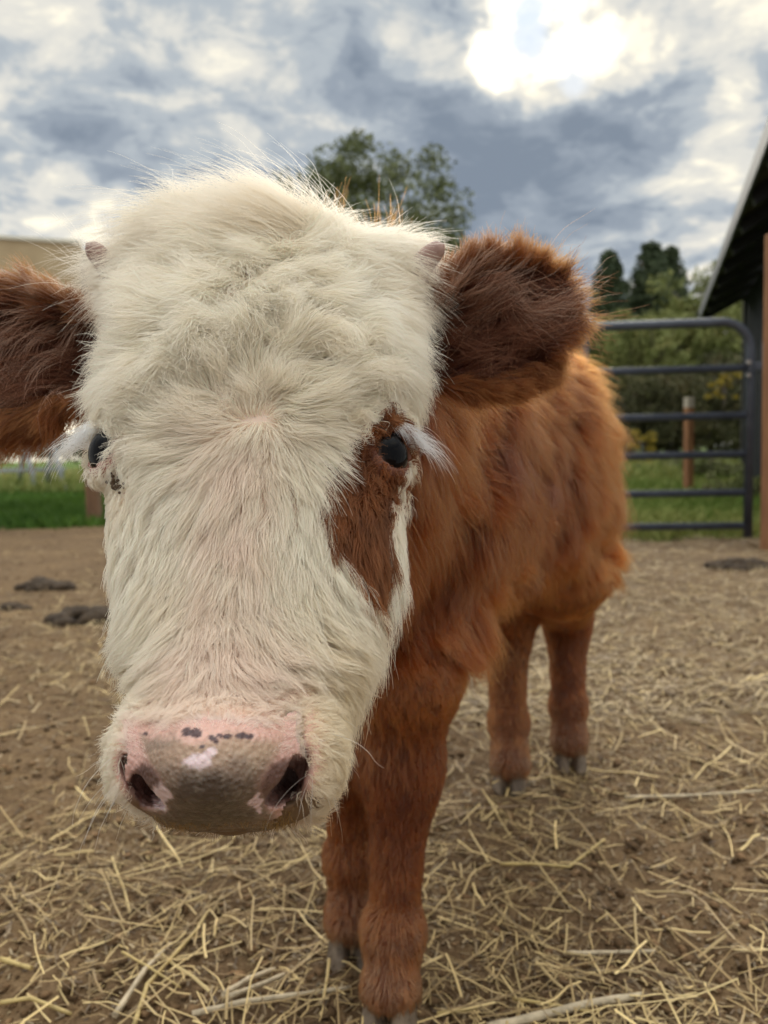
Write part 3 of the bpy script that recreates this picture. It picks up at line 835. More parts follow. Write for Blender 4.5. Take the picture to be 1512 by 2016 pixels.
def grow(root, N, T, length, lift, K=7, clump=((.012, .6, 1.6),), wave=(.0, 20), droop=0., frizz=.1, seed=0, collide=True, liftend=None, dirvar=.25, lenvar=.3, bulk=0.):
    """strands that leave the skin at `lift`, bend along the flow T, gather into locks and keep outside the body"""
    n = len(root); r = np.random.default_rng(seed)
    lift = np.broadcast_to(lift, n).astype(float); length = np.broadcast_to(length, n).astype(float)
    length = length * (1 + r.normal(0, lenvar * .5, n)).clip(.35, 1.6)
    T = norm(T - N * (T * N).sum(1, keepdims=True)); Bn = np.cross(N, T)
    att = np.zeros((n, 3)); hsel = np.zeros(n)
    for ci, (size, stren, pw) in enumerate(clump):
        b1, b2, hd, cen = worley(root + vnoise3(root, .35 / size, 5 + ci) * size * .5, 1 / size, 50 + 7 * ci)
        v = cen - root; v -= N * (v * N).sum(1, keepdims=True)
        att = att + v * stren
        if ci == 0:
            hsel = hd
            T = norm(T + Bn * ((hd - .5) * 2 * dirvar)[:, None]); lift = lift * (.75 + .5 * ((hd * 7.7) % 1)); length = length * (.8 + .4 * ((hd * 13.3) % 1))
            Bn = np.cross(N, T)
            if bulk: lift = lift * (1 + bulk * np.cos(np.clip(b1, 0, 1) * np.pi))
    T = norm(T + r.normal(0, frizz, (n, 3))); Bn = np.cross(N, T)
    t = np.linspace(0, 1, K)
    l1 = lift if liftend is None else np.broadcast_to(liftend, n)
    P = np.zeros((n, K, 3)); P[:, 0] = root - N * .001
    up0 = lift * 1.6; up1 = (l1 if liftend is not None else lift * .15)
    ph = hsel * 6.28 * 5 + r.normal(0, .35, n)
    for k in range(1, K):
        tt = (t[k] + t[k - 1]) / 2
        e = up0 * (1 - tt) + up1 * tt
        d = T * np.cos(e)[:, None] + N * np.sin(e)[:, None]
        d[:, 2] -= droop * tt
        d += r.normal(0, frizz * .5, (n, 3)) * tt
        d = norm(d)
        P[:, k] = P[:, k - 1] + d * (length * (t[k] - t[k - 1]))[:, None]
        if collide:
            f = grid_f(P[:, k]); mn = .0012 + .10 * lift * length * t[k]
            push = np.where(f > -.5, np.maximum(mn - f, 0), 0)
            P[:, k] += N * push[:, None]
    pw = clump[0][2] if clump else 1.5
    P += att[:, None, :] * (t ** pw)[None, :, None]
    if wave[0]:
        amp = wave[0]
        wv = np.sin(t[None] * wave[1] + ph[:, None]) - np.sin(ph)[:, None]
        wv2 = np.cos(t[None] * wave[1] * .9 + ph[:, None] * 1.7) - np.cos(ph * 1.7)[:, None]
        P += Bn[:, None] * (wv * amp * t[None])[..., None] + N[:, None] * (wv2 * amp * .5 * t[None])[..., None]
    return P, hsel
def roots_on(V, F, N, weight, n, seed):
    """n random points on quads with a per-vertex density"""
    r = np.random.default_rng(seed)
    a = np.linalg.norm(np.cross(V[F[:, 2]] - V[F[:, 0]], V[F[:, 3]] - V[F[:, 1]]), axis=1) / 2 * weight[F].mean(1)
    cdf = np.cumsum(a); i = np.searchsorted(cdf, r.random(n) * cdf[-1]).clip(0, len(F) - 1)
    u, v = r.random((n, 1)), r.random((n, 1)); q = F[i]
    def bl(X): return X[q[:, 0]] * (1 - u) * (1 - v) + X[q[:, 1]] * u * (1 - v) + X[q[:, 2]] * u * v + X[q[:, 3]] * (1 - u) * v
    return bl(V), norm(bl(N))

r0 = np.random.default_rng(12)
# --- combing of the face, laid out on the head (x across, s down): direction, length (mm), lift
FLOW = [  # px, py, du, dv, len, lift
 (505, 850, 0, 1, 14, .30), (500, 900, 0, 1, 18, .22), (440, 900, -.5, .9, 20, .25), (380, 880, -.95, .35, 24, .25), (330, 940, -.5, .9, 20, .2), (560, 900, .45, .9, 20, .25), (620, 880, .95, .5, 22, .25), (640, 950, .45, .9, 20, .2),
 (440, 820, -1, -.1, 28, .32), (380, 820, -1, .25, 28, .3), (560, 820, .9, -.1, 28, .35), (640, 820, 1, .25, 26, .3), (500, 800, -.05, -1, 26, .5), (560, 770, .5, -.8, 28, .5), (440, 760, -.7, -.5, 30, .45),
 (320, 780, -.9, .45, 30, .3), (250, 820, -.8, .6, 28, .3), (200, 800, -.5, .9, 22, .25), (180, 860, -.5, .85, 12, .3), (700, 800, .8, .6, 24, .25), (770, 790, .6, .8, 16, .25), (800, 820, .6, .8, 14, .3),
 (250, 700, -1, .35, 34, .35), (350, 700, -.95, .1, 34, .4), (200, 650, -.85, .5, 32, .35), (200, 720, -.7, .75, 30, .35), (450, 680, -.5, -.5, 30, .6), (530, 680, .25, -.8, 28, .65), (620, 700, .7, -.3, 30, .55), (700, 700, .95, .2, 32, .4), (780, 700, .8, .75, 30, .35), (740, 650, 1, .25, 36, .35), (800, 650, .9, .6, 32, .35),
 (400, 600, -.8, -.1, 32, .5), (500, 600, .1, .7, 26, .7), (580, 610, .8, .4, 28, .65), (660, 600, .95, .15, 32, .5), (740, 580, 1, .4, 36, .35), (300, 600, -1, .15, 36, .4), (230, 580, -.9, .4, 36, .35),
 (250, 520, -1, .1, 40, .35), (350, 520, -1, -.05, 42, .4), (450, 520, -.9, .1, 36, .5), (550, 520, -.3, .5, 30, .5), (640, 520, .8, .1, 36, .4), (740, 510, 1, .1, 44, .35), (810, 530, .85, .45, 34, .3),
 (600, 470, .4, -.6, 34, .6), (680, 450, 1, -.1, 46, .45), (780, 460, 1, .05, 44, .3), (300, 460, -1, -.1, 46, .4), (400, 450, -.9, -.4, 50, .5), (500, 450, -.7, -.6, 50, .6),
 (500, 1000, .02, 1, 20, .2), (430, 1000, -.12, 1, 20, .2), (350, 1000, -.25, 1, 18, .18), (570, 1000, .12, 1, 20, .2), (630, 1040, .3, 1, 18, .18), (280, 950, -.25, 1, 12, .15), (230, 960, -.35, .9, 12, .18), (250, 1050, -.1, 1, 16, .18),
 (460, 1120, -.02, 1, 19, .18), (390, 1120, -.2, 1, 19, .18), (310, 1120, -.35, .95, 18, .18), (240, 1150, -.45, .9, 18, .22), (540, 1120, .18, 1, 19, .18), (600, 1150, .45, .9, 19, .2), (680, 1150, .45, .9, 16, .16),
 (430, 1220, -.05, 1, 18, .18), (350, 1220, -.5, .85, 18, .2), (270, 1230, -.85, .5, 18, .22), (500, 1210, .4, .95, 19, .2), (580, 1210, .7, .75, 19, .22), (660, 1210, .8, .6, 20, .25), (740, 1220, .8, .7, 22, .3),
 (405, 1300, -.05, 1, 14, .2), (340, 1300, -.8, .6, 15, .22), (270, 1310, -1, .3, 14, .22), (470, 1290, .5, .85, 17, .22), (550, 1290, .9, .45, 18, .25), (640, 1290, 1, .25, 20, .28), (720, 1300, .8, .7, 22, .3),
 (380, 1360, -.3, .9, 9, .25), (300, 1360, -.85, .1, 7, .35), (440, 1360, .5, .7, 9, .25), (540, 1360, .9, .1, 7, .35), (620, 1360, .9, .35, 10, .3), (700, 1380, .5, .9, 20, .3),
 (250, 1380, -.7, -.4, 6, .4), (220, 1450, -.9, .2, 8, .35), (215, 1530, -.9, .4, 9, .4), (240, 1600, -.5, .8, 9, .45), (270, 1480, -.6, .3, 5, .35), (600, 1400, .7, -.4, 6, .4), (640, 1460, .9, .25, 9, .35), (690, 1460, .8, .5, 11, .4), (660, 1540, .9, .35, 10, .4), (620, 1600, .6, .8, 10, .45), (580, 1630, .2, 1, 8, .45), (300, 1640, -.2, 1, 7, .4),
 (720, 950, -.25, 1, 12, .14), (670, 960, -.45, .9, 14, .16), (690, 1040, .05, 1, 16, .16), (740, 1080, .15, 1, 16, .16), (785, 1000, .1, 1, 12, .15), (760, 1150, .4, .9, 18, .22), (740, 860, -.5, .8, 10, .15),
 (430, 1400, 0, -.6, 3, .4), (615, 1500, .9, .1, 5, .35), (612, 1560, .9, .5, 6, .35), (262, 1560, -.8, .4, 6, .35), (255, 1440, -.8, -.3, 4, .35), (598, 1430, .8, -.2, 4, .35),
]
FX = np.array([(lambda q: (q[0], q[1]))(face_xy(a, b_)) if head_hit(a, b_, head_sdf) is not None else (9, 9) for a, b_, *_ in FLOW])
FD = np.array([(c, d, e * .001, f) for _, _, c, d, e, f in FLOW])
# the directions above are as seen; on the head they become across / down
def face_field(x, s):
    d2 = (x[:, None] - FX[None, :, 0]) ** 2 + (s[:, None] - FX[None, :, 1]) ** 2
    w_ = 1 / (d2 + .006 ** 2) ** 1.9
    w_ /= w_.sum(1, keepdims=True)
    return w_ @ FD
hN = 200000
head_w = np.zeros(len(cv))
hsel_ = (hs > -.06) & (hs < .40) & (np.abs(hx) < .125) & wm | pm
head_w[hsel_] = 1
head_w[pm] = 1
head_w *= np.where(hf > -.02, 1, .4)
bare = (in_poly(hx, hs, NOSEALL) | (hs > .360)) & (hf > 0.01); head_w[bare] = 0; head_w[hs > .366] = 0
head_w *= sstep(dn, -.001, .005) * np.where(hs > .30, 1.2, 1)
for s in (1, -1):
    de = np.linalg.norm(cv - (EYES[s] + eye_dir(s) * .008), axis=1); head_w *= sstep(de, .0152, .0182)
rt, rn = roots_on(cv, cf, cn, head_w, hN, 11)
x_, s_, f_ = to_head(rt)
fl = face_field(x_, s_)
# the forehead is tousled: locks turn this way and that
_m = (1 - sstep(s_, .12, .165)) * sstep(s_, -.01, .04); _a = ((fbm(rt, 26, 71, 2) - .5) * 4.6 + (vnoise(rt, 75, 73) - .5) * 1.6) * (.25 + .75 * _m)
_a *= 1 - .75 * sstep(s_, .165, .2)
fl[:, 0], fl[:, 1] = fl[:, 0] * np.cos(_a) - fl[:, 1] * np.sin(_a), fl[:, 0] * np.sin(_a) + fl[:, 1] * np.cos(_a)
fl[:, 2] *= 1 + .25 * (vnoise(rt, 50, 75) - .5)
flow3 = HX * fl[:, :1] + HL * fl[:, 1:2]
side = sstep(-f_, -.01, .05)[:, None]
deye = np.minimum(*[np.linalg.norm(rt - EYES[k_], axis=1) for k_ in (1, -1)]); ek = sstep(deye, .024, .056)
fl[:, 2] = .006 + (fl[:, 2] - .006) * ek; fl[:, 3] *= .6 + .4 * ek
flow3 = norm(flow3) * (1 - side) + norm(HL * .75 - HF * .55 + HX * np.sign(x_)[:, None] * .1) * side
length = fl[:, 2] * (1 - side[:, 0]) + (.004 + .014 * ek - .009 * sstep(s_, .29, .33) + .010 * (x_ > 0) * sstep(s_, .19, .23) * (1 - sstep(s_, .28, .32))) * side[:, 0]
lift = fl[:, 3] * (1 - side[:, 0]) + (.22 + .22 * (x_ > 0)) * side[:, 0]
w_h, p_h = white_mask(rt)
forehead = 1 - sstep(s_, .13, .20)
colr = WHITE * (1 - .5 * vnoise(rt, 45, 2)[:, None]) + CREAM * (.5 * vnoise(rt, 45, 2)[:, None])
pk = (np.exp(-(x_ / .022) ** 2) * sstep(s_, .13, .2) * .55 + sstep(s_, .27, .315) * (1 - sstep(np.abs(x_), .025, .05)) * .5)[:, None]
pk = pk * (.5 + vnoise(rt, 120, 8)[:, None])
pk = (pk * 1.1).clip(0, .8); colr = colr * (1 - pk) + PINKH * pk
yl = (sstep(x_, .02, .06) * sstep(s_, .24, .32) * .6)[:, None]
colr = colr * (1 - yl) + LW((.84, .68, .40)) * yl
brn = ~w_h
_k = vnoise(rt, 150, 3)[:, None]; bc = LW((.10, .028, .010)) * (1 - _k) + LW((.32, .095, .026)) * _k
colr = np.where(brn[:, None], bc, colr)
colr = colr * (1 + np.random.default_rng(3).normal(0, .05, (hN, 1)))
half = forehead > .5
def emit(sel, name, **kw):
    P, hd = grow(rt[sel], rn[sel], flow3[sel], length[sel], lift[sel], **kw)
    return P, hd
parts_ = []
P1, h1 = emit(half, 'a', K=8, clump=((.013, .55, 1.5), (.005, .35, 1.8)), wave=(.0042, 6.0), frizz=.16, seed=1, dirvar=.75, bulk=.3)
P2, h2 = emit(~half, 'b', K=8, clump=((.0075, .55, 1.4), (.0032, .35, 1.6)), wave=(.0012, 5.0), frizz=.08, seed=2, dirvar=.26, lenvar=.5, bulk=.15)
P_ = np.zeros((hN, 8, 3)); P_[half] = P1; P_[~half] = P2
rad_ = np.where(half, .00017, .00016) * (.7 + .6 * r0.random(hN)) * np.where(s_ > .31, .85, 1)
make_curves('face_coat', P_, rad_, colr, calf, M_WHAIR)
print('face hair', round(time.time() - T0, 1))

# fine down over the pink skin above the nose leather, and stained hairs on the lip below
dw = np.maximum(1 - sstep(npy, 1418, 1440), side_ * (1 - sstep(npy, 1440, 1500)) * .8)
nnN, _ = vnormals(nv, nf)
dr, dnn = roots_on(nv, nf, nnN, dw + 1e-6, 7000, 91)
dx, dy, _ = proj(dr)
PD, _h = grow(dr, dnn, HX * np.clip((dx - 425) / 120, -1, 1)[:, None] + HL * -.35, .0042, .35, K=5, clump=((.004, .3, 1.5),), frizz=.15, seed=92, collide=False)
make_curves('nose_down', PD, np.full(7000, .00011), np.repeat(LW((.95, .80, .70))[None], 7000, 0), calf, M_WHAIR)
lw_ = np.where((hs > .358) & (hs < .372) & (hf < .035) & (hf > -.02) & (np.abs(hx) < .034), 1., 0)
dr, dnn = roots_on(cv, cf, cn, lw_ + 1e-9 * (hs > .3), 1100, 93)
PL, _h = grow(dr, dnn, np.repeat((HL - HF * .5)[None], 1100, 0), .0055, .4, K=6, clump=((.006, .5, 1.5),), frizz=.2, seed=94, droop=.4, collide=False)
make_curves('lip_hair', PL, np.full(1100, .00013), LW((.30, .17, .06)) * (.4 + r0.random((1100, 1))), calf, M_WHAIR)

# crest of long hair blown to the left on top of the head
def tuft(n, seed, c0, spread, dirs, L, lift=.6, K=10, col=(WHITE, CREAM), clump=.02, wave=.004, rad=.00016, droop=.25):
    r = np.random.default_rng(seed)
    cands, cN = roots_on(cv, cf, cn, np.exp(-((hx - c0[0]) / spread[0]) ** 2 - ((hs - c0[1]) / spread[1]) ** 2) * (hf > -.035) * (np.abs(hx) < .12) * (hs < .2), n, seed)
    T = np.repeat(norm(HX * dirs[0] + HL * dirs[1] + HF * dirs[2])[None], n, 0) + vnoise3(cands, 38, seed) * .5
    P, hd = grow(cands, cN, T, L, lift, K=K, clump=((clump, .75, 1.5), (.006, .4, 1.7)), wave=(wave, 4.2), frizz=.12, seed=seed + 1, droop=droop, dirvar=.5, lenvar=.4, liftend=.05, collide=True)
    k = r.random((n, 1)) * .35 + .25 * hd[:, None]
    return P, np.full(n, rad), col[0] * (1 - k) + col[1] * k
ts = [tuft(9000, 101, (.012, -.012), (.030, .016), (-.9, -.50, .1), .074, .46, wave=.006),
      tuft(8000, 103, (-.035, -.005), (.035, .018), (-.95, -.28, .1), .064, .42, wave=.006),
      tuft(5000, 105, (-.075, .01), (.022, .02), (-1, -.05, .0), .042, .35),
      tuft(5000, 107, (.028, -.010), (.012, .014), (-.45, -.9, .1), .046, .62),
      tuft(7000, 109, (.055, .004), (.026, .018), (1, .05, .0), .042, .2),
      tuft(2500, 111, (.085, .03), (.02, .02), (.9, .35, .0), .034, .3)]
make_curves('forelock', np.concatenate([t[0] for t in ts]), np.concatenate([t[1] for t in ts]), np.concatenate([t[2] for t in ts]), calf, M_WHAIR)

# --- body, neck and leg coat
bw = np.where(wm | pm, 0., 1.)
for s in (1, -1):
    bw *= 1
vis = ((CO - cv) * cn).sum(1) > -.25
bw *= np.where(vis, 1.0, .45)
dist = np.linalg.norm(cv - CO, axis=1)
bw *= 1.15 - .35 * sstep(dist, .7, 1.3)
bN = 270000
br, bnm = roots_on(cv, cf, cn, bw, bN, 21)
z = br[:, 2]; xh, sh, fh = to_head(br)
leg = 1 - sstep(z, .33, .43)
flowb = BAX * .50 + BUP * -.80
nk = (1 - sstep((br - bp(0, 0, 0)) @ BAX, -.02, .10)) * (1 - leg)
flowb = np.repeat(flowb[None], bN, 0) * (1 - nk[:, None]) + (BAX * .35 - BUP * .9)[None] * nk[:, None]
flowb = flowb * (1 - leg[:, None]) + np.array((0, .05, -1))[None] * leg[:, None]
flowb += vnoise3(br, 9, 4) * .38 * (1 - .7 * leg[:, None]) + vnoise3(br, 26, 6) * .22 * (1 - .6 * leg[:, None])
lb = .050 * (1 - leg) + .011 * leg; lb *= .7 + .6 * vnoise(br, 11, 9)
lb = np.where(z < .09, .011, lb)
hoofcut = z > .024
legs_ = leg > .6
P3 = np.zeros((bN, 7, 3)); h3 = np.zeros(bN)
P3[~legs_], h3[~legs_] = grow(br[~legs_], bnm[~legs_], flowb[~legs_], lb[~legs_], .46, K=7, clump=((.040, .58, 1.3), (.013, .36, 1.5)), wave=(.004, 4.0), frizz=.15, seed=5, dirvar=.60, lenvar=.5, droop=.2, bulk=.35)
P3[legs_], h3[legs_] = grow(br[legs_], bnm[legs_], flowb[legs_], lb[legs_], .17, K=7, clump=((.010, .22, 1.5),), wave=(0, 1), frizz=.10, seed=6, dirvar=.10, droop=.1)
k = vnoise(br, 14, 12)[:, None]; k2 = vnoise(br, 5, 14)[:, None]
sun_up = 0
cb = BRN * (1 - .55 * k) + BRN2 * .55 * k
k2 = sstep(k2, .35, .75); cb = cb * (1 - .55 * k2) + BRN3 * .55 * k2
frontd = (nk * .45)[:, None]; cb = cb * (1 - frontd) + LW((.075, .015, .004)) * frontd  # neck and chest shadow put into the hair colour as darker red-brown
cb = cb * (.55 + .9 * h3[:, None])
dirt_ = ((1 - sstep(z, .03, .13)) * (.3 + .7 * vnoise(br, 60, 17)) * .6)[:, None]; cb = cb * (1 - dirt_) + LW((.16, .10, .055)) * dirt_ * (1 + np.random.default_rng(9).normal(0, .12, (bN, 1)))
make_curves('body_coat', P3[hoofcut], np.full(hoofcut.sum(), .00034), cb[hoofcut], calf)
print('body hair', round(time.time() - T0, 1))
# wisps standing on the crest of the neck behind the poll
r_ = np.random.default_rng(44)
n = 360
cN_ = (np.exp(-((hx - .030) / .008) ** 2) + np.exp(-((hx - .066) / .010) ** 2)) * (hf < -.03) * (hs < .04) * (hs > -.08)
wr, wn = roots_on(cv, cf, cn, cN_ + 1e-9 * (hs < .02), n, 45)
P4, h4 = grow(wr, wn, np.repeat((-HL + HX * .1)[None], n, 0), .08, 1.1, K=9, clump=((.022, .6, 1.3),), wave=(.004, 4), frizz=.10, seed=46, dirvar=.6, liftend=.9)
make_curves('neck_crest_wisps', P4, np.full(n, .0002), BRN * (.8 + .6 * r_.random((n, 1))), calf)

# --- ear hair
for s in (1, -1):
    V, F, ax, wd_, nd, n_in, L, b0, t0 = EAR[s]
    N_, _ = vnormals(V, F)
    u = ((V - b0) @ ax) / L; wv_ = (V - b0) @ wd_
    inner = np.zeros(len(V)); inner[:n_in] = 1
    half_w = np.interp(u, [0, .12, .35, .6, .8, .93, 1], [.50, .76, 1, .88, .60, .32, .03]) * (.048 if s > 0 else .05)
    e = np.abs(wv_) / (half_w + 1e-4)
    # outer and rim coat
    wgt = np.where(inner > 0, .35 + 1.6 * sstep(e, .5, .95), 1.0)
    n = 30000
    er, en = roots_on(V, F, N_, wgt, n, 60 + s)
    eu = ((er - b0) @ ax) / L; ew = (er - b0) @ wd_
    hw = np.interp(eu, [0, .12, .35, .6, .8, .93, 1], [.50, .76, 1, .88, .60, .32, .03]) * (.048 if s > 0 else .05)
    rim = np.clip(np.abs(ew) / (hw + 1e-4), 0, 1)[:, None]
    T = ax * .55 + wd_ * np.sign(ew)[:, None] * (.25 + .9 * rim ** 2) + np.array((0, 0, -.12)) + nd * .15
    T = T + vnoise3(er, 40, 3) * .35
    inn = ((en @ nd) > 0.1)
    low = (ew > 0)
    T = T + np.where(low[:, None] & (s < 0), np.array((0, 0, -.9))[None], 0)
    le = np.where(rim[:, 0] > .75, .021, .015) * np.where(eu > .8, 1.1, 1) * np.where(low & (s < 0), 1.7, 1)
    P5, h5 = grow(er, en, T, le, .35, K=8, clump=((.011, .6, 1.4), (.004, .35, 1.5)), wave=(.0018, 5), frizz=.16, seed=62 + s, dirvar=.5, collide=False, droop=.2 if s < 0 else .05)
    ce = np.where(inn[:, None] & (rim < .8), LW((.085, .025, .011)), LW((.22, .062, .015)) + LW((.22, .09, .025)) * sstep(eu, .5, 1.)[:, None]) * (.75 + .5 * h5[:, None])
    up_ = (ew < 0)
    pale = (up_ * rim[:, 0] * (1 - sstep(eu, .35, .85)) * (r_.random(n) < .35))[:, None] * .35
    ce = ce * (1 - pale) + LW((.75, .56, .44)) * pale
    make_curves('ear_coat', P5, np.full(n, .0002), ce, calf, M_EHAIR)
    # long soft hairs lying in the cup of the ear
    n = 1700
    wgt = np.where(inner > 0, (1 - sstep(e, .75, .95)) * (u > .04) * (u < .85), 0)
    er, en = roots_on(V, F, N_, wgt, n, 70 + s)
    T = ax * .75 + np.repeat((wd_ * -.1)[None], n, 0) + vnoise3(er, 30, 8) * .9
    P6, h6 = grow(er, en, T, .04, .75, K=9, clump=((.012, .8, 1.3), (.005, .5, 1.2)), wave=(.005, 5.5), frizz=.18, seed=72 + s, dirvar=.9, collide=False, lenvar=.6, liftend=.0)
    isp = (h6 > .80)[:, None]
    ce = np.where(isp, LW((.36, .18, .11)), LW((.11, .032, .014))) * (.7 + .5 * r_.random((n, 1)))
    make_curves('ear_tuft', P6, np.full(n, .00017), ce, calf, M_EHAIR)

# --- eyelashes and whiskers
for s in (1, -1):
    n = 190; ed = eye_dir(s); e0 = EYES[s]
    upv = norm(-HL - ed * (-HL @ ed)); sdv = norm(HX * s - ed * (HX @ ed) * s)
    a = r_.uniform(-.55, 1.25, n)            # angle round the upper lid, outwards
    rr = .0150 + r_.random(n) * .0022
    root = e0 + ed * .0125 + (upv * np.cos(a)[:, None] + sdv * np.sin(a)[:, None]) * rr[:, None]
    K = 9; t = np.linspace(0, 1, K); L = (.020 + .016 * sstep(a, -.3, .8)) * (.6 + .5 * r_.random(n))
    d0 = norm(ed * .8 + HX * s * .55 + upv * .30 + r_.normal(0, .24, (n, 3)))
    P7 = np.zeros((n, K, 3)); P7[:, 0] = root; d = d0
    for k in range(1, K):
        d = norm(d + np.array((0, 0, -1)) * (.16 + .22 * r_.random((n, 1))) + HX * s * .03); P7[:, k] = P7[:, k - 1] + d * (L / (K - 1))[:, None]
    make_curves('eyelashes', P7, np.full(n, .00017), np.repeat(LW((.95, .93, .90))[None], n, 0), calf, tip=.1)
n = 60
wkw = np.where((np.abs(hx) > .04) & (hs > .32) & (hs < .358) & (hf < .045) & (hf > -.03), 1., 0)
wr, wn = roots_on(cv, cf, cn, wkw, n, 81)
P8, _ = grow(wr, wn, np.repeat((HL * .3 - HF * .1)[None], n, 0), (.024), .75, K=8, clump=(), frizz=.22, seed=82, liftend=.6, droop=.1, lenvar=.8)
make_curves('whiskers', P8, np.full(n, .00014), np.repeat(LW((.92, .88, .8))[None], n, 0), calf, tip=.2)
# dried mud in the tear track under the left eye
mb = MB()
for (px, py, r) in [(225, 940, .0012), (222, 955, .0016), (232, 962, .0018), (240, 966, .0014), (228, 948, .0011), (236, 955, .0012), (247, 964, .001)]:
    p = head_hit(px, py, head_sdf)
    if p is None: continue
    for j in range(3):
        V, F = uv_sphere(p - BASE + HF * .004 + r_.normal(0, .0014, 3), r * (.6 + .5 * r_.random()), 4); mb.add(V, [tuple(f) for f in F])
mb.build('dried_mud', simple_mat('mud', (.09, .055, .03), .95), calf, True)
print('calf done', round(time.time() - T0, 1))
# ------------------------------------------------------------------ yard : gate, post, barn, shelter, trestle
M_GATE = simple_mat('gate_paint', (.075, .088, .115), .42, .1, var=.25, scale=12, bump=.15, bscale=90, col2=(.05, .058, .078))
M_STEEL = simple_mat('zinc', (.55, .55, .53), .35, .9, var=.3)
M_WOOD = simple_mat('post_wood', (.40, .19, .085), .8, var=.4, scale=5, bump=.6, bscale=40, stretch=(6, 6, .7), col2=(.24, .10, .045))
M_WOOD2 = simple_mat('old_post_wood', (.24, .13, .07), .85, var=.4, scale=5, bump=.6, bscale=40, stretch=(6, 6, .7))
GR = np.array((2.185, 4.60)); gdir = norm(np.array((-1, .10)))      # gate's latch end, direction towards its hinge end
GY = [(.10), (.30), (.53), (.76), (1.04), (1.31)]
gate = empty('farm_gate', (GR[0], GR[1], 0), math.atan2(gdir[1], gdir[0]))
tag(gate, 'dark blue grey tubular steel farm gate closing the yard behind the calf', 'gate')
GL = 3.6
def gtube(name, pts, r):
    mb = MB(); mb.tube(pts, r, 14); return mb.build(name, M_GATE, gate, True)
# outer frame: top tube bends down at both ends
arc = [(.16 - .16 * math.cos(a), 0, GY[5] - .16 + .16 * math.sin(a)) for a in np.linspace(0, math.pi / 2, 8)]
pts = [(0, 0, .03)] + arc + [(GL - x, y, z) for x, y, z in arc[::-1]] + [(GL, 0, .03)]
gtube('frame_tube', pts, .027)
for zz in GY[:5]: gtube('rail', [(.02, 0, zz), (GL - .02, 0, zz)], .0225)
for xx in (.955, 1.9, 2.75):
    mb = MB(); mb.box((xx, 0, (GY[0] + GY[5]) / 2), (.042, .03, GY[5] - GY[0])); mb.build('upright', M_GATE, gate, bevel=.006)
for zz in (GY[4] + .028, GY[4] - .048):
    mb = MB(); mb.tube([(.02, .024, zz), (.02, .040, zz)], .012, 8); mb.build('bolt', M_STEEL, gate, True)
mb = MB(); mb.box((-.045, 0, GY[4] + .005), (.07, .03, .05)); mb.box((-.085, .0, GY[4] + .06), (.03, .03, .17)); mb.build('latch', M_GATE, gate, bevel=.004)
mb = MB(); mb.box((-.085, .02, GY[4] + .17), (.035, .02, .05)); mb.build('latch_tag', M_STEEL, gate, bevel=.003)
# big post the gate latches to
post = empty('gate_post', (2.185, 4.24, 0)); tag(post, 'orange brown square timber post beside the latch end of the gate', 'post')
mb = MB(); mb.box((0, 0, .85), (.14, .14, 1.75)); mb.build('timber', M_WOOD, post, bevel=.006)
for zz in (.56, .93, 1.35):
    mb = MB(); mb.tube([(-.045, -.071, zz), (-.045, -.079, zz)], .009, 8); mb.build('bolt', M_STEEL, post, True)
def small_post(name, label, x, y, h, r, mat, capc=None, lean=0):
    p = empty(name, (x, y, float(ground_z(x, y)) - .02)); tag(p, label, 'post')
    mb = MB(); mb.box((0, 0, h / 2), (r, r, h)); o = mb.build('timber', mat, p, bevel=.005)
    if capc is not None:
        mb = MB(); mb.box((0, 0, h + .035), (r * 1.02, r * 1.02, .12)); mb.build('post_top', capc, p, bevel=.006)
    p.rotation_euler = (0, lean, .3)
    return p
small_post('fence_post', 'short orange timber post with a pale top, standing in the field beyond the gate', 3.57, 9.0, 1.07, .085, M_WOOD, simple_mat('weathered_top', (.55, .47, .38), .8))

# barn on the right
M_BARN = simple_mat('barn_metal', (.055, .058, .068), .5, .4, var=.2, scale=3, col2=(.04, .043, .05))
M_ROOFM = simple_mat('roof_metal', (.10, .105, .12), .6, .0, var=.25)
M_UNDER = simple_mat('roof_underside', (.16, .13, .10), .8, var=.4, scale=4)
M_BEAM = simple_mat('dark_beam', (.032, .030, .034), .7, var=.3)
bdir = np.array((math.sin(R(19.1)), math.cos(R(19.1))))           # along the eave, away from the camera
bside = np.array((bdir[1], -bdir[0]))
B0 = np.array((2.78, 5.57)) - bdir * 1.4; BL = 9.3
barn = empty('barn', (B0[0], B0[1], 0), math.atan2(bdir[1], bdir[0])); tag(barn, 'dark charcoal metal barn with a steep overhanging roof at the right edge', 'barn')
# local frame: x along the eave (away), y towards the left of it; the building lies at negative y
EH, OV, SL = 2.74, .66, .52
def bpart(name, boxes, mat, bevel=0, M=None):
    mb = MB()
    for c, s_ in boxes: mb.box(c, s_, M)
    return mb.build(name, mat, barn, bevel=bevel)
wz = EH + SL * OV * .8
# long wall of ribbed sheets
nsheet = 11; sw = BL / nsheet
for i in range(nsheet):
    x0 = i * sw
    bx = [((x0 + sw / 2, -OV - .03, wz / 2), (sw - .008, .03, wz))]
    for k in range(3): bx.append(((x0 + sw * (k + .5) / 3, -OV - .008, wz / 2), (.035, .022, wz - .02)))
    bpart('wall_sheet', bx, M_BARN)
bpart('corner_trim', [((BL - .05, -OV + .01, wz / 2), (.12, .045, wz))], M_BEAM)
bpart('end_wall', [((BL - .02, -OV - 2.1, wz / 2 + .6), (.05, 4.1, wz + 1.2))], M_BARN)
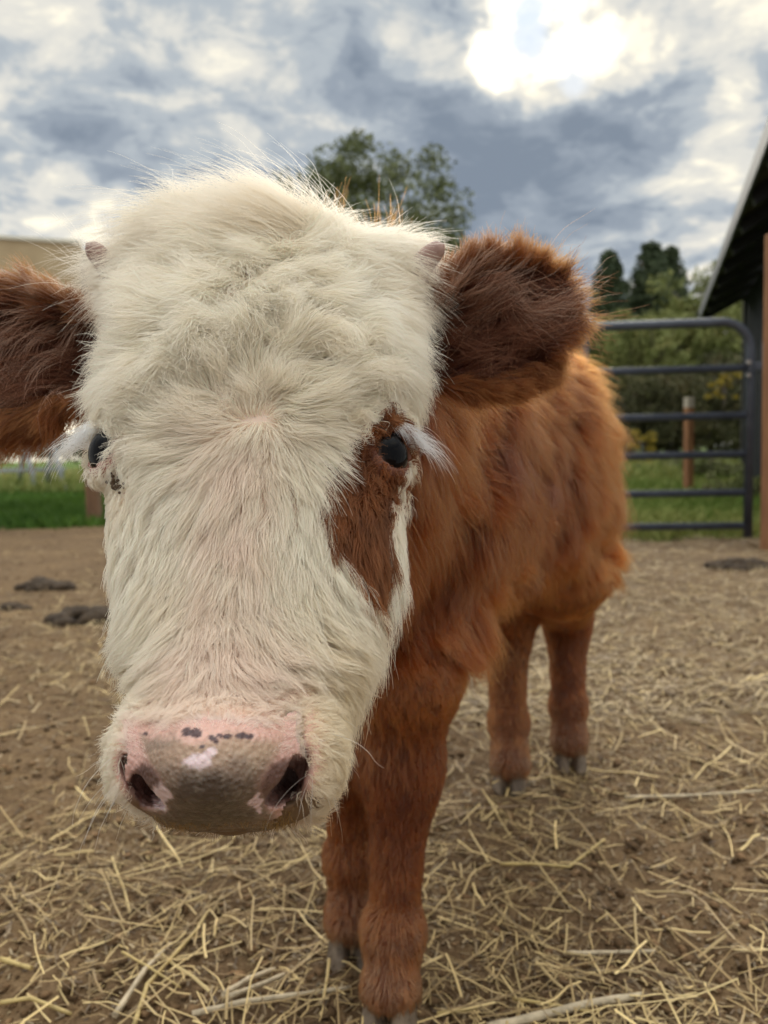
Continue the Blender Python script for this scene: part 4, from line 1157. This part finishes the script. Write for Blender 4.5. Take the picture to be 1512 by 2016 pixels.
# roof: sheets, fascia, rafters under the overhang
RW = 4.6; ang = math.atan(SL); Mr = Matrix.Rotation(-ang, 3, 'X')
for i in range(12):
    w_ = (BL + .3) / 12; x0 = -.1 + i * w_
    c = (x0 + w_ / 2, -RW / 2 * math.cos(ang), EH + RW / 2 * math.sin(ang) + .10)
    mb = MB(); mb.box(c, (w_ - .004, RW, .02), Mr); mb.box((c[0], c[1], c[2] + .022), (.03, RW, .024), Mr); mb.build('roof_sheet', M_ROOFM, barn)
    mb = MB(); mb.box((c[0], c[1], c[2] - .035), (w_ - .01, RW - .05, .03), Mr); mb.build('roof_lining', M_UNDER, barn)
bpart('fascia', [((BL / 2 + .05, .012, EH + .06), (BL + .32, .03, .17))], M_ROOFM, .004)
for i in range(11):
    x0 = .05 + i * .92
    if x0 > BL: break
    mb = MB(); mb.box((x0, -RW / 2 * math.cos(ang), EH + RW / 2 * math.sin(ang) - .03), (.09, RW - .06, .13), Mr); mb.build('rafter', M_BEAM, barn)
for k in range(5):
    mb = MB(); yy_ = -(.35 + k * .8) * math.cos(ang); mb.box((BL / 2, yy_, EH - yy_ * SL + .005), (BL, .05, .05), Mr); mb.build('purlin', M_BEAM, barn)

# run-in shelter at the left, behind the ear
M_TAN = simple_mat('tan_roof', (.50, .38, .22), .7, var=.2, scale=3, col2=(.40, .29, .16))
M_TRIM = simple_mat('roof_trim', (.68, .64, .52), .6, var=.15)
sx, sy = -2.585, 6.85
sh = empty('run_in_shelter', (sx, sy, 0), R(-4)); tag(sh, 'tan roofed open shelter on brown posts behind the left ear of the calf', 'shelter')
for i in range(8):
    x0 = .10 - (i + 1) * .5
    mb = MB(); n = 8
    P0 = [(-.25 + 2.4 * t, 2.30 + (.10 * (-x0 - .25)) + .28 * math.sin(t * 1.5)) for t in np.linspace(0, 1, n)]
    V = []; F = []
    for (yv, zv) in P0:
        for dx in (0.003, .497): V += [(x0 + dx, yv, zv - .05 * dx / .5 + .05), (x0 + dx, yv, zv + .03 - .05 * dx / .5 + .05)]
    for j in range(n - 1):
        a = j * 4; F += [(a, a + 4, a + 6, a + 2), (a + 1, a + 3, a + 7, a + 5), (a, a + 1, a + 5, a + 4), (a + 2, a + 6, a + 7, a + 3)]
    F += [(0, 2, 3, 1), (n * 4 - 4, n * 4 - 3, n * 4 - 1, n * 4 - 2)]
    mb.add(V, F); mb.build('roof_panel', M_TAN, sh)
mb = MB(); mb.box((-1.9, -.275, 2.20 + .17), (4.05, .03, .40), Matrix.Rotation(R(5.6), 3, 'Y')); mb.build('fascia', M_TAN, sh, bevel=.006)
mb = MB(); mb.box((-1.9, -.285, 2.20 + .385), (4.08, .05, .035), Matrix.Rotation(R(5.6), 3, 'Y')); mb.build('roof_edge', M_TRIM, sh, bevel=.006)
for (px_, py_, hh) in ((0, 0, 2.26), (-3.7, 0, 2.6), (0, 1.9, 2.5), (-3.7, 1.9, 2.8)):
    mb = MB(); mb.box((px_, py_, hh / 2), (.105, .105, hh)); mb.build('post', M_WOOD2, sh, bevel=.006)

# grey trestle standing on the grass at the far left
M_GREY = simple_mat('grey_trestle', (.42, .45, .47), .6, var=.3, scale=6)
tr = empty('trestle', (-7.15, 14.2, 0), R(6)); tag(tr, 'grey trestle with splayed legs on the grass below the left ear', 'trestle')
mb = MB(); mb.box((0, 0, 1.02), (2.6, .16, .12)); mb.build('beam', M_GREY, tr, bevel=.01)
mb = MB(); mb.box((0, 0, .86), (2.5, .06, .20)); mb.build('side_board', M_GREY, tr, bevel=.01)
for xx in (-1.05, .55, 1.05):
    for yv in (-.32, .32):
        mb = MB(); mb.tube([(xx + (.0), yv * .15, .98), (xx + (.28 if yv < 0 else -.28), yv, -.0)], .048, 8); mb.build('leg', M_GREY, tr, True)
mb = MB(); mb.box((.3, .0, .42), (1.9, .04, .07)); mb.build('brace', M_GREY, tr, bevel=.006)
pl = empty('water_trough', (-7.2, 13.6, 0)); tag(pl, 'low pale tub with a red rim on the grass at the left edge', 'tub')
mb = MB(); mb.tube([(0, 0, .02), (0, 0, .34)], [.26, .32], 20); mb.build('tub', simple_mat('pale_plastic', (.6, .58, .56), .5), pl, True)
mb = MB(); mb.tube([(0, 0, .34), (0, 0, .39)], [.335, .335], 20); mb.build('rim', simple_mat('red_plastic', (.45, .07, .05), .5), pl, True)

# dung and clods lying in the yard
M_DUNG = simple_mat('dung', (.075, .048, .026), .9, var=.5, scale=30, bump=1, bscale=60, col2=(.035, .022, .012))
def pat(px, py, wpx, hpx, label, seed):
    # where the line of sight meets the ground
    d = ray_dir(px, py); t = CAM_H / -d[2]; p = CO + d * t; dist = np.linalg.norm(p - CO)
    rw = wpx / FPX * dist / 2; r = np.random.default_rng(seed); V = []; F = []
    mb = MB()
    for q in range(34):
        a, e = r.random() * 6.28, r.random() ** 1.0; c = np.array((rw * e * math.cos(a), rw * .8 * e * math.sin(a), hpx / FPX * dist * (1 - e ** 1.5) * .7 * r.random()))
        V, F = uv_sphere(c * 0, rw * (.14 + .26 * r.random()), 7, (1.2, 1, .62))
        V = V * (1 + (fbm(V + q * 3.1 + seed, 45, seed, 3) - .5)[:, None] * 1.1) + c; mb.add(V, [tuple(f) for f in F])
    o = mb.build('dung_pat', M_DUNG, None, True); o.location = (p[0], p[1], float(ground_z(p[0], p[1])))
    tag(o, label, 'dung')
pat(172, 1222, 110, 26, 'dark dung heap on the dirt close to the left side of the calf face', 3)
pat(90, 1160, 90, 12, 'flat dung pat on bare dirt behind the larger heap at left', 4)
pat(1462, 1118, 90, 20, 'dark clod of dung near the foot of the orange gate post', 5)
pat(20, 1200, 60, 16, 'small dung pat at the left edge of the yard', 7)

# individual thick stalks of straw close to the camera
def stalk(pts_px, r, label, colr, split=0):
    P = []
    for px, py in pts_px:
        d = ray_dir(px, py); t = (CAM_H - .012) / -d[2]; p = CO + d * t; P.append(Vector((p[0], p[1], float(ground_z(p[0], p[1])) + .008)))
    # smooth the path
    Q = []
    for i in range(len(P) - 1):
        for k in range(4): Q.append(P[i].lerp(P[i + 1], k / 4))
    Q.append(P[-1]); o0 = Q[0].copy(); Q = [q - o0 for q in Q]
    mb = MB(); mb.tube(Q, [r * (1 + .12 * math.sin(i * 2.1)) * (1 - .3 * i / len(Q)) for i in range(len(Q))], 7)
    o = mb.build('straw_stalk', colr, None, True); o.location = o0; tag(o, label, 'straw stalk', 'thick straw stalks lying near the front hooves')
MS1 = simple_mat('stalk_pale', (.66, .54, .36), .6, var=.35, scale=60, bump=.4, bscale=200); MS2 = simple_mat('stalk_yellow', (.62, .46, .18), .55, var=.35, scale=60, bump=.3, bscale=200)
MS3 = simple_mat('stalk_brown', (.34, .23, .13), .65, var=.35, scale=60, bump=.4, bscale=200)
stalk([(225, 1985), (285, 1905), (335, 1840)], .0035, 'thick pale stalk slanting up to the right, crossed by a thin yellow stem', MS1)
stalk([(262, 2010), (290, 1930), (385, 1825), (412, 1775)], .0026, 'bent yellow stalk beside the thick pale one, running up towards the nose', MS2)
stalk([(240, 1865), (290, 1900), (355, 1935)], .0016, 'thin yellow stem crossing over the thick pale stalk', MS2)
stalk([(440, 1960), (490, 1915), (540, 1880)], .0036, 'upper stalk of the split pale bundle left of the front hooves', MS1)
stalk([(450, 1965), (510, 1930), (560, 1905)], .0030, 'lower stalk of the split pale bundle left of the front hooves', MS1)
stalk([(378, 1995), (480, 1970), (600, 1950), (690, 1932)], .0032, 'long pale stalk with a frayed end reaching to the far front hoof', MS1)
stalk([(960, 2014), (1060, 1990), (1170, 1975), (1265, 1955)], .0050, 'broad pale stalk lying flat at the bottom, right of the near front hoof', MS1)
stalk([(1010, 1945), (1100, 1970), (1160, 1990)], .0020, 'thin yellow stem meeting the broad pale stalk at the bottom', MS2)
stalk([(860, 1975), (940, 1963)], .0022, 'short yellow stem just right of the near front hoof', MS2)
stalk([(0, 1960), (60, 1965), (140, 1975)], .0026, 'yellow stalk at the lower left corner', MS2)
stalk([(0, 1878), (62, 1902)], .0030, 'short cream stalk entering from the left edge', MS2)
stalk([(985, 1690), (1060, 1695), (1120, 1695), (1190, 1640)], .0026, 'bent yellow stalk on the dirt below the hind hooves', MS2)
stalk([(1110, 1855), (1180, 1855), (1290, 1860)], .0028, 'pale stalk with a thick node, between hind hooves and bottom right', MS1)
stalk([(1230, 1470 + 85), (1340, 1552), (1500, 1545)], .0030, 'long straight pale stalk to the right of the hind hooves', MS1)
stalk([(860, 1620), (940, 1592), (1020, 1580)], .0030, 'grey brown stalk between near front leg and hind hooves', MS3)

# ------------------------------------------------------------------ trees
def leaf_mat(name, c1_, c2_, c3_):
    m, g, b = mat_new(name)
    co = g.n('ShaderNodeTexCoord').outputs['Object']
    g.set(b.inputs['Base Color'], g.ramp(g.noise(co, 1.3, 5, .7), [(.3, c1_), (.5, c2_), (.72, c3_)]))
    b.inputs['Roughness'].default_value = .75; b.inputs['Specular IOR Level'].default_value = .2
    return m
ML_OAK = leaf_mat('leaves_olive', (.09, .105, .045), (.16, .18, .08), (.25, .25, .12))
ML_CON = leaf_mat('needles', (.05, .07, .04), (.08, .105, .055), (.11, .13, .06))
ML_WIL = leaf_mat('leaves_yellow_green', (.13, .15, .05), (.22, .24, .08), (.34, .30, .11))
ML_DK = leaf_mat('leaves_brown_green', (.055, .055, .028), (.09, .09, .04), (.17, .12, .05))
ML_YEL = leaf_mat('leaves_yellow', (.20, .16, .03), (.35, .26, .04), (.45, .34, .06))
M_BARK = simple_mat('bark', (.13, .10, .08), .9, var=.5, scale=6, bump=.8, bscale=20, stretch=(1, 1, .3))
def leaves_mesh(name, centres, rads, per, size, seed, mat, elong=1.0, droop=0.0):
    r = np.random.default_rng(seed); C_ = np.repeat(centres, per, 0); n = len(C_)
    d = norm(r.normal(0, 1, (n, 3))); rad = np.repeat(rads, per)[:, None] * (r.random((n, 1)) ** .45)
    p = C_ + d * rad * np.array((1, 1, .75))
    p[:, 2] -= droop * r.random(n)
    a = norm(r.normal(0, 1, (n, 3)) + np.array((0, 0, -droop * 3))); b_ = norm(np.cross(a, r.normal(0, 1, (n, 3)))); sz = size * (.6 + .8 * r.random((n, 1)))
    V = np.stack([p - a * sz * elong, p + b_ * sz * .45, p + a * sz * elong, p - b_ * sz * .45], 1).reshape(-1, 3)
    F = np.arange(n * 4).reshape(n, 4)
    return mesh_np(name, V, F, mat, False)
def trunk_mb(h, r, seed, ends, sub=5):
    mb = MB(); rr = random.Random(seed); pts = [(rr.uniform(-.05, .05) * h * .2 * k, rr.uniform(-.05, .05) * h * .2 * k, h * k / 6 - .1 * (k == 0)) for k in range(7)]
    mb.tube(pts, [r * (1 - .13 * k) for k in range(7)], 9)
    for e in ends:
        k = rr.randint(2, 5); p = Vector(pts[k]); q = Vector(e); m_ = p.lerp(q, .5) + Vector((0, 0, -.06 * h)) * rr.uniform(-.5, 1)
        mb.tube([p, m_, q], [r * .4, r * .25, r * .07], 6)
    return mb
def make_tree(name, label, loc, h, cw, kind, seed, group=None, mat=None, ncl=60, per=110, leaf=.10, cat='tree', crown_bottom=.3):
    t = empty(name, loc); tag(t, label, cat, group)
    r = np.random.default_rng(seed)
    if kind == 'cone':
        z = h * (.10 + .90 * r.random(ncl) ** .8); rr = cw / 2 * (1 - (z / h)) ** .75 * np.sqrt(r.random(ncl)) + .05; a = r.random(ncl) * 6.28
        cen = np.stack([rr * np.cos(a), rr * np.sin(a), z], 1); rad = .10 * cw + .14 * cw * (1 - z / h)
    else:
        d = norm(r.normal(0, 1, (ncl, 3))); q = d * (r.random((ncl, 1)) ** .33)
        hh = h * (1 - crown_bottom) / 2
        cen = q * np.array((cw / 2, cw / 2, hh)) * (.75 + .35 * vnoise(d * 2 + seed, 1.2, seed)[:, None]) + np.array((0, 0, h - hh)); rad = cw * (.06 + .09 * r.random(ncl))
    ends = cen[r.permutation(ncl)[:14]]
    trunk_mb(h * (.93 if kind == 'cone' else .72), .018 * h + .03, seed, [] if kind == 'cone' else ends).build('trunk', M_BARK, t, True)
    cm = leaves_mesh('crown', cen, rad, per, leaf, seed + 1, mat, 1.0 if kind != 'willow' else 1.6, .0 if kind != 'willow' else .25)
    link('crown', cm, t, False)
    return t
def copy_tree(t, loc, sc3, rz, label, group=None):
    c = t.copy(); C.objects.link(c); c.location = loc; c.scale = sc3; c.rotation_euler = (0, 0, rz); c['label'] = label
    if group: c['group'] = group
    for ch in list(t.children):
        k = ch.copy(); C.objects.link(k); k.parent = c
    return c
def at_depth(px, y, z=0.):
    """ground point at world distance y under photo column px (measured on the horizon)"""
    d = ray_dir(px, 893 - .022 * (px - 756)); return (d[0] / d[1] * y, y, z)
make_tree('broadleaf_tree', 'large loose olive green tree rising behind the crown of the calf head', at_depth(744, 25), 10.3, 7.0, 'round', 5, mat=ML_OAK, ncl=130, per=190, leaf=.085, crown_bottom=.42)
cA = make_tree('conifer', 'dark conifer with a rounded top, right of the tip of the ear', at_depth(1200, 42), 10.8, 4.8, 'cone', 11, mat=ML_CON, ncl=170, per=120, leaf=.12, group='dark conifers behind the field')
copy_tree(cA, at_depth(1278, 43), (1.15, 1.15, 1.06), 1.2, 'tallest dark conifer, between the smaller conifers behind the gate', None)
copy_tree(cA, at_depth(1316, 44), (1.0, 1.0, 1.06), 2.9, 'dark conifer leaning on the right flank of the tallest one', None)
copy_tree(cA, at_depth(1105, 46), (.9, .9, 1.04), 4.0, 'dark conifer top showing just behind the tip of the ear', None)
wA = make_tree('willow_tree', 'feathery yellow green tree in front of the conifers', at_depth(1240, 32), 6.5, 4.6, 'willow', 21, mat=ML_WIL, ncl=90, per=150, leaf=.075, crown_bottom=.12, group='yellow green trees behind the gate')
k = 0
for px, y, s_, lab in [(1130, 33, 1.0, 'yellow green tree half hidden by the ear and back of the calf'), (1330, 34, 1.05, 'yellow green tree right of the conifers, above the upper gate rail'), (1400, 36, 1.32, 'tall thin yellow green tree next to the barn roof edge'),
                       (1180, 35, 1.02, 'yellow green tree below the left conifer'), (1290, 31, .86, 'low yellow green tree straight above the middle of the gate'), (1450, 33, 1.2, 'yellow green tree partly behind the barn corner'), (980, 36, .8, 'yellow green tree hidden mostly by the calf back'), (1050, 34, .9, 'yellow green tree beside the calf rump')]:
    copy_tree(wA, at_depth(px, y), (s_, s_, s_ * (1 + .05 * k % .12)), k * 1.3, lab); k += 1
dA = make_tree('thicket_bush', 'dark brown green bush below the trees, left of the gate uprights', at_depth(1150, 24), 3.0, 3.6, 'round', 31, mat=ML_DK, ncl=60, per=130, leaf=.06, crown_bottom=.0, cat='bush', group='dark bushes along the field edge')
for j, (px, y, s_, lab) in enumerate([(1225, 24, 1.0, 'dark bush seen between the gate rails beside the calf rump'), (1290, 25, 1.1, 'dark bush behind the gate, left of the orange field post'), (1355, 24, 1.0, 'dark bush directly behind the orange field post'),
                                      (1415, 23, 1.1, 'dark bush between the orange field post and the barn'), (1470, 24, 1.2, 'dark bush behind the barn corner'), (1080, 25, 1.1, 'dark bush hidden behind the calf back')]):
    copy_tree(dA, at_depth(px, y), (s_, s_, s_), j * 2.1, lab)
yA = make_tree('yellow_shrub', 'yellow autumn shrub low behind the second lowest rails', at_depth(1268, 21), 1.3, 1.0, 'round', 41, mat=ML_YEL, ncl=16, per=70, leaf=.045, crown_bottom=0, cat='shrub', group='yellow autumn shrubs')
copy_tree(yA, (at_depth(1425, 21)[0], 21, 1.7), (1.0, 1.0, .9), 1, 'yellow leafy spray high beside the barn wall')
gA = make_tree('field_shrub', 'pale green shrub in the rough grass beyond the gate', at_depth(1400, 13), .55, 1.2, 'round', 51, mat=leaf_mat('leaves_pale', (.10, .12, .04), (.17, .19, .07), (.30, .28, .14)), ncl=26, per=70, leaf=.03, crown_bottom=0, cat='shrub', group='low shrubs in the field')
copy_tree(gA, at_depth(1455, 7.6), (.65, .65, .7), 2, 'low green shrub close behind the latch end of the gate')
copy_tree(gA, at_depth(1330, 16), (1.2, 1.2, .8), 4, 'wide low shrub in the middle of the field')
# far treeline, left and middle
n = 260; r = np.random.default_rng(77)
a = np.linspace(-1.0, 1.0, n); yv = 95 + r.random(n) * 15; cen = np.stack([yv * a, yv, 1.5 + 4.2 * fbm(np.stack([a * 8, a * 0, a * 0], 1), 1.0, 3, 4)], 1)
far = link('far_woods', leaves_mesh('far_woods', cen, 2.2 + r.random(n) * 1.5, 60, .45, 78, ML_DK)); tag(far, 'distant low line of dark woods along the horizon', 'woods', kind='stuff')

# ------------------------------------------------------------------ grass
def grass(n, fn_xy, hmin, hmax, wd, seed, c0, c1_, name, label):
    r = np.random.default_rng(seed); x, y = fn_xy(r, n); k = r.random(len(x)) < grass_mask(x, y); x, y = x[k], y[k]; n = len(x)
    P = np.stack([x, y, x * 0], 1); h = (hmin + (hmax - hmin) * r.random(n) ** 2) * (.5 + .9 * fbm(P, 1.1, 91, 3)); a = r.random(n) * 6.28; lean = r.normal(0, .45, (n, 2)) * h[:, None]
    w_ = wd * (.6 + .8 * r.random(n)) * (1 + y / 8); z = ground_h(x, y) - .005; cx, cy = np.cos(a) * w_, np.sin(a) * w_
    V = np.stack([np.stack([x - cx, y - cy, z], 1), np.stack([x + cx, y + cy, z], 1), np.stack([x + lean[:, 0] * .35 + cx * .7, y + lean[:, 1] * .35 + cy * .7, z + h * .6], 1), np.stack([x + lean[:, 0], y + lean[:, 1], z + h], 1)], 1).reshape(-1, 3)
    b_ = np.arange(n)[:, None] * 4; F = np.concatenate([b_ + np.array([[0, 1, 2]]), b_ + np.array([[0, 2, 3]])])
    t = np.clip(fbm(P, .6, 93, 4) * 1.3 - .2 + r.normal(0, .18, n), 0, 1)[:, None]; cc = np.array(c0) * (1 - t) + np.array(c1_) * t
    o = link(name, mesh_np(name, V, F, M_GRASS, False, np.repeat(cc, 4, 0))); tag(o, label, 'grass', kind='stuff')
M_GRASS = tint_mat('grass_blades', .6, spec=.25)
def reg(y0, y1, xa, xb):
    def f(r, n):
        y = y0 * (y1 / y0) ** r.random(n); x = y * (xa + (xb - xa) * r.random(n)); return x, y
    return f
grass(60000, reg(4.2, 15, -.60, -.25), .04, .11, .003, 95, (.04, .10, .012), (.12, .22, .03), 'lawn_grass', 'bright green grass growing at the left behind the yard')
grass(70000, reg(4.2, 14, .15, .62), .03, .16, .003, 96, (.12, .20, .03), (.40, .40, .14), 'field_grass', 'green and straw coloured grass beyond and below the gate')
grass(40000, reg(13, 40, -.62, .62), .10, .35, .006, 97, (.14, .20, .04), (.42, .38, .14), 'far_grass', 'rough meadow grass stretching to the trees')
print('all done', round(time.time() - T0, 1), len(C.objects))
